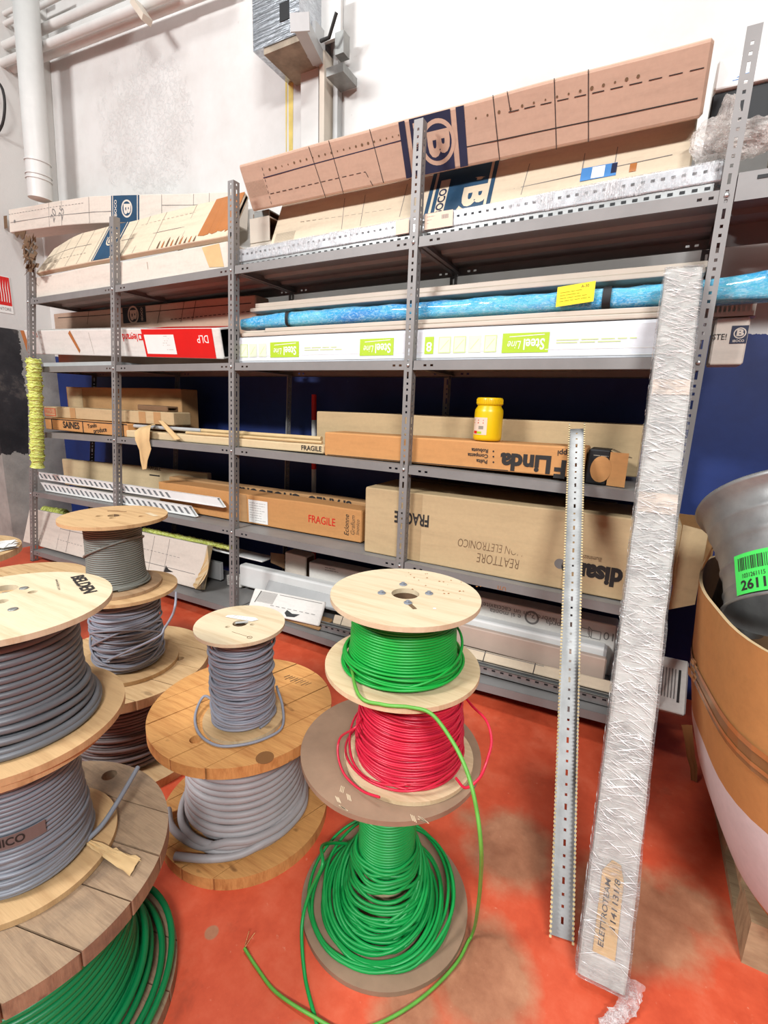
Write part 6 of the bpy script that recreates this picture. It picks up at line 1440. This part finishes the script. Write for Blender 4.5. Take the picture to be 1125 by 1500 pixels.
def bintext(body, a0, z0, h, mat, bold=0, sx=1.0):
    vs, fs = text_mesh(body, bold); k = h / .72; m.add([binpt(a0 + p.x * k * sx / rad(z0), z0 + p.y * k, .0015) for p in vs], fs, mat)
def bin_hit(u, v):
    best = None
    for i in range(200):
        a = PI * .75 + PI * .6 * i / 199
        for j in range(60):
            z = .14 + .74 * j / 59; p = binpt(a, z); c = _proj(p); dd = (c[0] - u) ** 2 + (c[1] - v) ** 2
            if best is None or dd < best[0]: best = (dd, a, z)
    return best[1], best[2]
def _proj(p):
    q = V(p) - CAM; x, y, z = _X.x * q.x + _Y.x * q.y + _Z.x * q.z, _X.y * q.x + _Y.y * q.y + _Z.y * q.z, _X.z * q.x + _Y.z * q.y + _Z.z * q.z
    return CX + F * x / -z, CY - F * y / -z
a, z = bin_hit(1040, 1098); bintext('oup', a - .02, .425, .085, 'ink_brown', 0, 1.0)
m.build('body', binn)
m = MB()
for z0, z1, e in ((.60, .655, .0022), (.648, .662, .0038), (.612, .622, .0038)):
    for k in range(NB): l = (k + 1) % NB; m.add([binpt(2 * PI * k / NB, z0, e), binpt(2 * PI * l / NB, z0, e), binpt(2 * PI * l / NB, z1, e), binpt(2 * PI * k / NB, z1, e)], [(0, 1, 2, 3)], 'tape_dark' if e < .003 else 'tape', True)
m.build('packing_tape', binn)['label'] = 'brown tape band around the bin'
m = MB(); a, z = bin_hit(1022, 968); R_ = random.Random(8); q = binpt(a, .645, .006)
for k in range(14): p = q + V((R_.uniform(-.01, .01), R_.uniform(-.02, .02), R_.uniform(-.035, .02))); m.add([p, p + V((-.006, .012, .003)), p + V((-.008, .008, .018)), p + V((0, -.004, .014))], [(0, 1, 2, 3), (3, 2, 1, 0)], 'brown_paper')
m.build('torn_tape_end', binn)
m = MB(); q = [binpt(2 * PI * .5 - .55 + .05 * k, .885, -.003) for k in range(6)]
m.add(q + [p + V((.02, .02, .07 - .02 * (i in (0, 5)))) for i, p in enumerate(q)], [(i, i + 1, i + 7, i + 6) for i in range(5)], 'bin_brown'); m.build('rim_flap', binn)
def axisframe(d):
    z = V(d).normalized(); x = V((0, 1, 0)).cross(z).normalized(); y = z.cross(x); return Matrix((x, y, z)).transposed()
# duct reducer
A_ = axisframe((-.10, .62, .78)); o_ = PY(1200, 908, 1.53)
prof = [(.232, 0), (.236, .004), (.232, .010), (.224, .012), (.222, .05), (.226, .055), (.222, .06), (.222, .115), (.227, .12), (.229, .128), (.225, .134), (.232, .19), (.238, .197), (.236, .205), (.25, .25), (.254, .256), (.252, .262), (.268, .315), (.284, .325), (.288, .333), (.284, .34), (.262, .338), (.23, .2), (.214, .06), (.224, .004), (.232, 0)]
prof = [(r_ * .89, h_ * .93) for r_, h_ in prof]
red = thing('duct_reducer', 'flared galvanised duct reducer with a green barcode sticker standing in the cardboard bin', 'duct part', o_)
m = MB(); m.lathe(prof, o_, 'galvanised', 72, A_); m.build('body', red)
def ducts(a, h): # surface
    for i in range(len(prof) - 1):
        if prof[i][1] <= h <= prof[i + 1][1]: r = prof[i][0] + (prof[i + 1][0] - prof[i][0]) * (h - prof[i][1]) / max(1e-6, prof[i + 1][1] - prof[i][1]); return o_ + A_ @ V(((r + .004) * math.cos(a), (r + .004) * math.sin(a), h))
best = None
for i in range(300):
    for j in range(60):
        a = -PI + 2 * PI * i / 300; h = .02 + .25 * j / 60; p = ducts(a, h); c = _proj(p); dd = (c[0] - 1106) ** 2 + (c[1] - 838) ** 2 + (0 if (p - CAM).length < (o_ - CAM).length else 1e6)
        if best is None or dd < best[0]: best = (dd, a, h)
aS, hS = best[1], best[2]; rS = .203
def sticker_pt(s, t, e=0): p = o_ + A_ @ V(((rS + .006 + e) * math.cos(aS + s / rS), (rS + .006 + e) * math.sin(aS + s / rS), hS + t)); return p
m = MB()
for i in range(8): s0, s1 = -.05 + .1 * i / 8, -.05 + .1 * (i + 1) / 8; m.add([sticker_pt(s0, -.055), sticker_pt(s1, -.055), sticker_pt(s1, .055), sticker_pt(s0, .055)], [(0, 1, 2, 3)], 'green_sticker', True)
R_ = random.Random(12); s_ = -.038
while s_ < .04: w_ = R_.choice((.0015, .003)); m.add([sticker_pt(s_, .008, .0006), sticker_pt(s_ + w_, .008, .0006), sticker_pt(s_ + w_, .044, .0006), sticker_pt(s_, .044, .0006)], [(0, 1, 2, 3)], 'ink'); s_ += w_ + R_.choice((.0015, .003))
for body, t, h, b_ in (('1031261115', -.008, .012, .01), ('2611', -.034, .026, .03)):
    vs, fs = text_mesh(body, b_); k = h / .72; m.add([sticker_pt(p.x * k * (.72 if h < .02 else .95), t + p.y * k, .0006) for p in vs], fs, 'ink')
m.build('sticker', red)['label'] = 'bright green barcode sticker'
# more duct pieces below
o2 = V((.66, 1.68, .163)); A2 = Matrix.Identity(3); m = MB(); m.lathe([(0, 0), (.21, 0), (.21, .12), (.216, .125), (.21, .13), (.21, .38), (.22, .385), (.22, .392), (.19, .395), (.06, .40), (0, .40)], o2, 'galvanised', 64, A2); tag(m.build('duct_cover'), 'shiny capped galvanised duct piece under the flared reducer in the bin', 'duct part')
o3 = V((.385, 1.93, .80)); A3 = axisframe((.12, -.1, 1)); m = MB(); m.lathe([(.085, -.12), (.088, .06), (.092, .064), (.088, .068), (.081, .06), (.078, -.12), (.085, -.12)], o3, 'galvanised', 48, A3); tag(m.build('duct_collar'), 'short galvanised duct collar behind the reducer at the left rim of the bin', 'duct part')
# tape hanging from the rack end
L_ = [PY(998, 1062, 1.98), PY(1003, 1085, 1.98), PY(1006, 1108, 1.98), PY(1011, 1125, 1.98), PY(1012, 1143, 1.98)]; R2_ = [PY(1014, 1062, 1.98), PY(1016, 1085, 1.98), PY(1018, 1108, 1.98), PY(1022, 1125, 1.98), PY(1021, 1145, 1.98)]
paper(L_, R2_, 'tape_dark', 'tape_strip', 'strip of brown tape hanging below the right end of the bottom shelf', 'tape', 9, .004)

# ================================================================== WALL THINGS
def wpipe(u0, v0, u1, v1, r, off, label, mat='pipe_white', name='wall_pipe', group='pipes on the back wall', ext=0.0):
    a, b = PY(u0, v0, YW - off), PY(u1, v1, YW - off); m = MB(); d = (b - a); m.tube([a - d * ext, a, b, b + d * .02], r, mat, 20); o = tag(m.build(name), label, 'pipe', group); return o, a, b
o, a, b = wpipe(37, -8, 59, 287, .082, .27, 'thick white vertical duct pipe at the left of the back wall'); d = (b - a).normalized(); m = MB()
for t in (.0, .03, .12): q = b - d * (.10 + t); m.tube([q, q - d * .012], .088, 'pipe_white', 24)
m.build('collar', o)
a, b = PY(64, -8, YW), PY(84, 310, YW); m = MB(); m.box(a + V((-.03, -.05, 0)), (.06, 0, 0), (0, .048, 0), b - a, 'pipe_white'); tag(m.build('wall_conduit'), 'narrow white vertical conduit beside the thick duct pipe', 'conduit')
for i, (u0, v0, u1, v1, r, of, lab) in enumerate(((-10, 112, 330, -22, .030, .085, 'lowest white pipe running along the wall at the upper left'), (-10, 98, 250, -8, .028, .16, 'middle white pipe running along the wall at the upper left'),
      (-10, 75, 178, -8, .030, .12, 'thicker white pipe second from the top at the upper left'), (-10, 44, 90, -6, .018, .10, 'thin white pipe near the top left corner'), (-10, 28, 60, -6, .016, .10, 'thin white pipe closest to the top left corner'))):
    o, a, b = wpipe(u0, v0, u1, v1, r, of, lab, ext=.5)
p = PY(203, 20, YW - .23); m = MB(); m.box(p + V((-.05, -.02, .06)), (.1, 0, -.12), (0, .0655, 0), (.02, 0, .03), 'pvc_beige'); tag(m.build('pipe_wedge'), 'small beige wooden wedge stuck on the wall pipes at the upper left', 'wedge')  # wedge stuck on the pipes, not suspended from anything
m = MB(); m.tube(smooth([PY(-4, 118, 2.36), PY(4, 132, 2.36), PY(7, 155, 2.36), PY(4, 180, 2.36), PY(-4, 196, 2.36)]), .010, 'rubber', 8); tag(m.build('hanging_cable'), 'loop of dark cable hanging at the left picture edge below the wall pipes', 'cable')
# vertical trunking with its junction boxes
tr_ = thing('wall_trunking', 'grey vertical cable trunking with foil box and brackets on the back wall, top centre', 'trunking', PY(470, 210, 2.6))
def vbox(u0, u1, v0, v1, y, d, mat, name, lab=None):
    a, b = PY(u0, v1, y), PY(u1, v0, y); a2_, b2_ = PY(u0, v0, y), PY(u1, v1, y); m = MB(); m.box((min(a.x, a2_.x), y, min(a.z, b2_.z)), (b.x - a.x, 0, 0), (0, d, 0), (0, 0, b.z - a.z), mat); o = m.build(name, tr_)
    if lab: o['label'] = lab
    return o
vbox(441, 467, -30, 240, 2.54, .078, 'pipe_white', 'front_panel'); vbox(468, 476, 70, 240, 2.50, .118, 'pvc_beige', 'cover_strip'); vbox(476.5, 489, 90, 240, 2.605, .013, 'black', 'cavity', 'dark open cavity'); vbox(489.5, 499, -30, 240, 2.57, .048, 'pvc_grey', 'side_strip')
vbox(455, 500, -40, 52, 2.52, .02, 'pipe_white', 'cover_plate'); vbox(478, 503, 82, 104, 2.46, .14, 'steel_dull', 'bracket_box'); vbox(449, 462, 24, 78, 2.44, .09, 'pvc_grey', 'bracket_post'); vbox(491, 504, 38, 76, 2.5, .06, 'steel_dull', 'bracket_plate')
a, b = PY(371, 76, 2.33), PY(425, 62, 2.33); m = MB(); t = PY(371, -40, 2.33); zt = t.z + .3; m.box((a.x, 2.33, a.z), (b.x - a.x + .06, 0, 0), (0, .285, 0), (0, 0, zt - a.z), 'foil'); o = m.build('foil_box', tr_); o['label'] = 'crinkled foil-faced box'
m = MB(); m.box((a.x + .07, 2.335, a.z - .03), (b.x - a.x - .0, 0, 0), (0, .28, 0), (0, 0, .028), 'stain_board'); m.build('box_bottom', tr_)['label'] = 'stained box underside'
a, b = PY(440, 34, 2.2), PY(466, 86, 2.5); m = MB(); m.bar(a, b, .062, .062, 'pvc_grey'); o = m.build('bracket_arm', tr_)
m = MB(); d = (b - a).normalized(); m.bar(a - d * .012, a - d * .002, .095, .07, 'pvc_grey'); m.build('end_cap', o)
a = PY(416, 16, 2.325); m = MB(); m.box(a + V((-.03, 0, -.04)), (.06, 0, 0), (0, .004, 0), (0, 0, .08), 'black'); m.build('opening', tr_)['label'] = 'square dark opening'
m = MB(); m.tube([PY(493, 18, 2.42), PY(482, 55, 2.44), PY(470, 60, 2.46)], .009, 'rubber', 8); m.build('hook', tr_)
# fire sign on the left wall face
XP = -4.9; a, b = PX(-14, 452, XP + .003), PX(13, 404, XP + .003); y0, y1 = min(a.y, b.y), max(a.y, b.y); z1 = PX(6, 405, XP).z; z0 = PX(6, 447, XP).z; zl = PX(6, 458, XP).z
m = MB(); m.box((XP + .001, y0, zl), (.003, 0, 0), (0, y1 - y0, 0), (0, 0, z1 - zl), 'paper')
f = Face(m, (XP + .004, y0, zl), (0, 1, 0), (0, 0, 1), eps=.0008); Wd, Ht = y1 - y0, z1 - zl; hb_ = z0 - zl; f.rect(.004, hb_, Wd - .004, Ht - .004, 'red_sign')
for k in range(5): x = Wd * (.42 + .11 * k); z_ = [hb_ + (Ht - hb_) * q for q in (.12, .38, .62, .88)]; wd = Wd * .036; f.poly([(x, z_[0]), (x + wd, z_[0]), (x + wd * 1.3, z_[1]), (x + wd * .3, z_[1])], 'paper', .0005); f.poly([(x + wd * .3, z_[1]), (x + wd * 1.3, z_[1]), (x + wd * .8, z_[2]), (x - wd * .1, z_[2])], 'paper', .0005); f.poly([(x - wd * .1, z_[2]), (x + wd * .8, z_[2]), (x + wd * 1.3, z_[3])], 'paper', .0005)
f.text('ESTINTORE', Wd * .5, hb_ * .5, hb_ * .4, 'ink_grey', 0, 0, .8); tag(m.build('fire_sign'), 'red fire sign with white flames on the white wall at the left edge', 'sign')
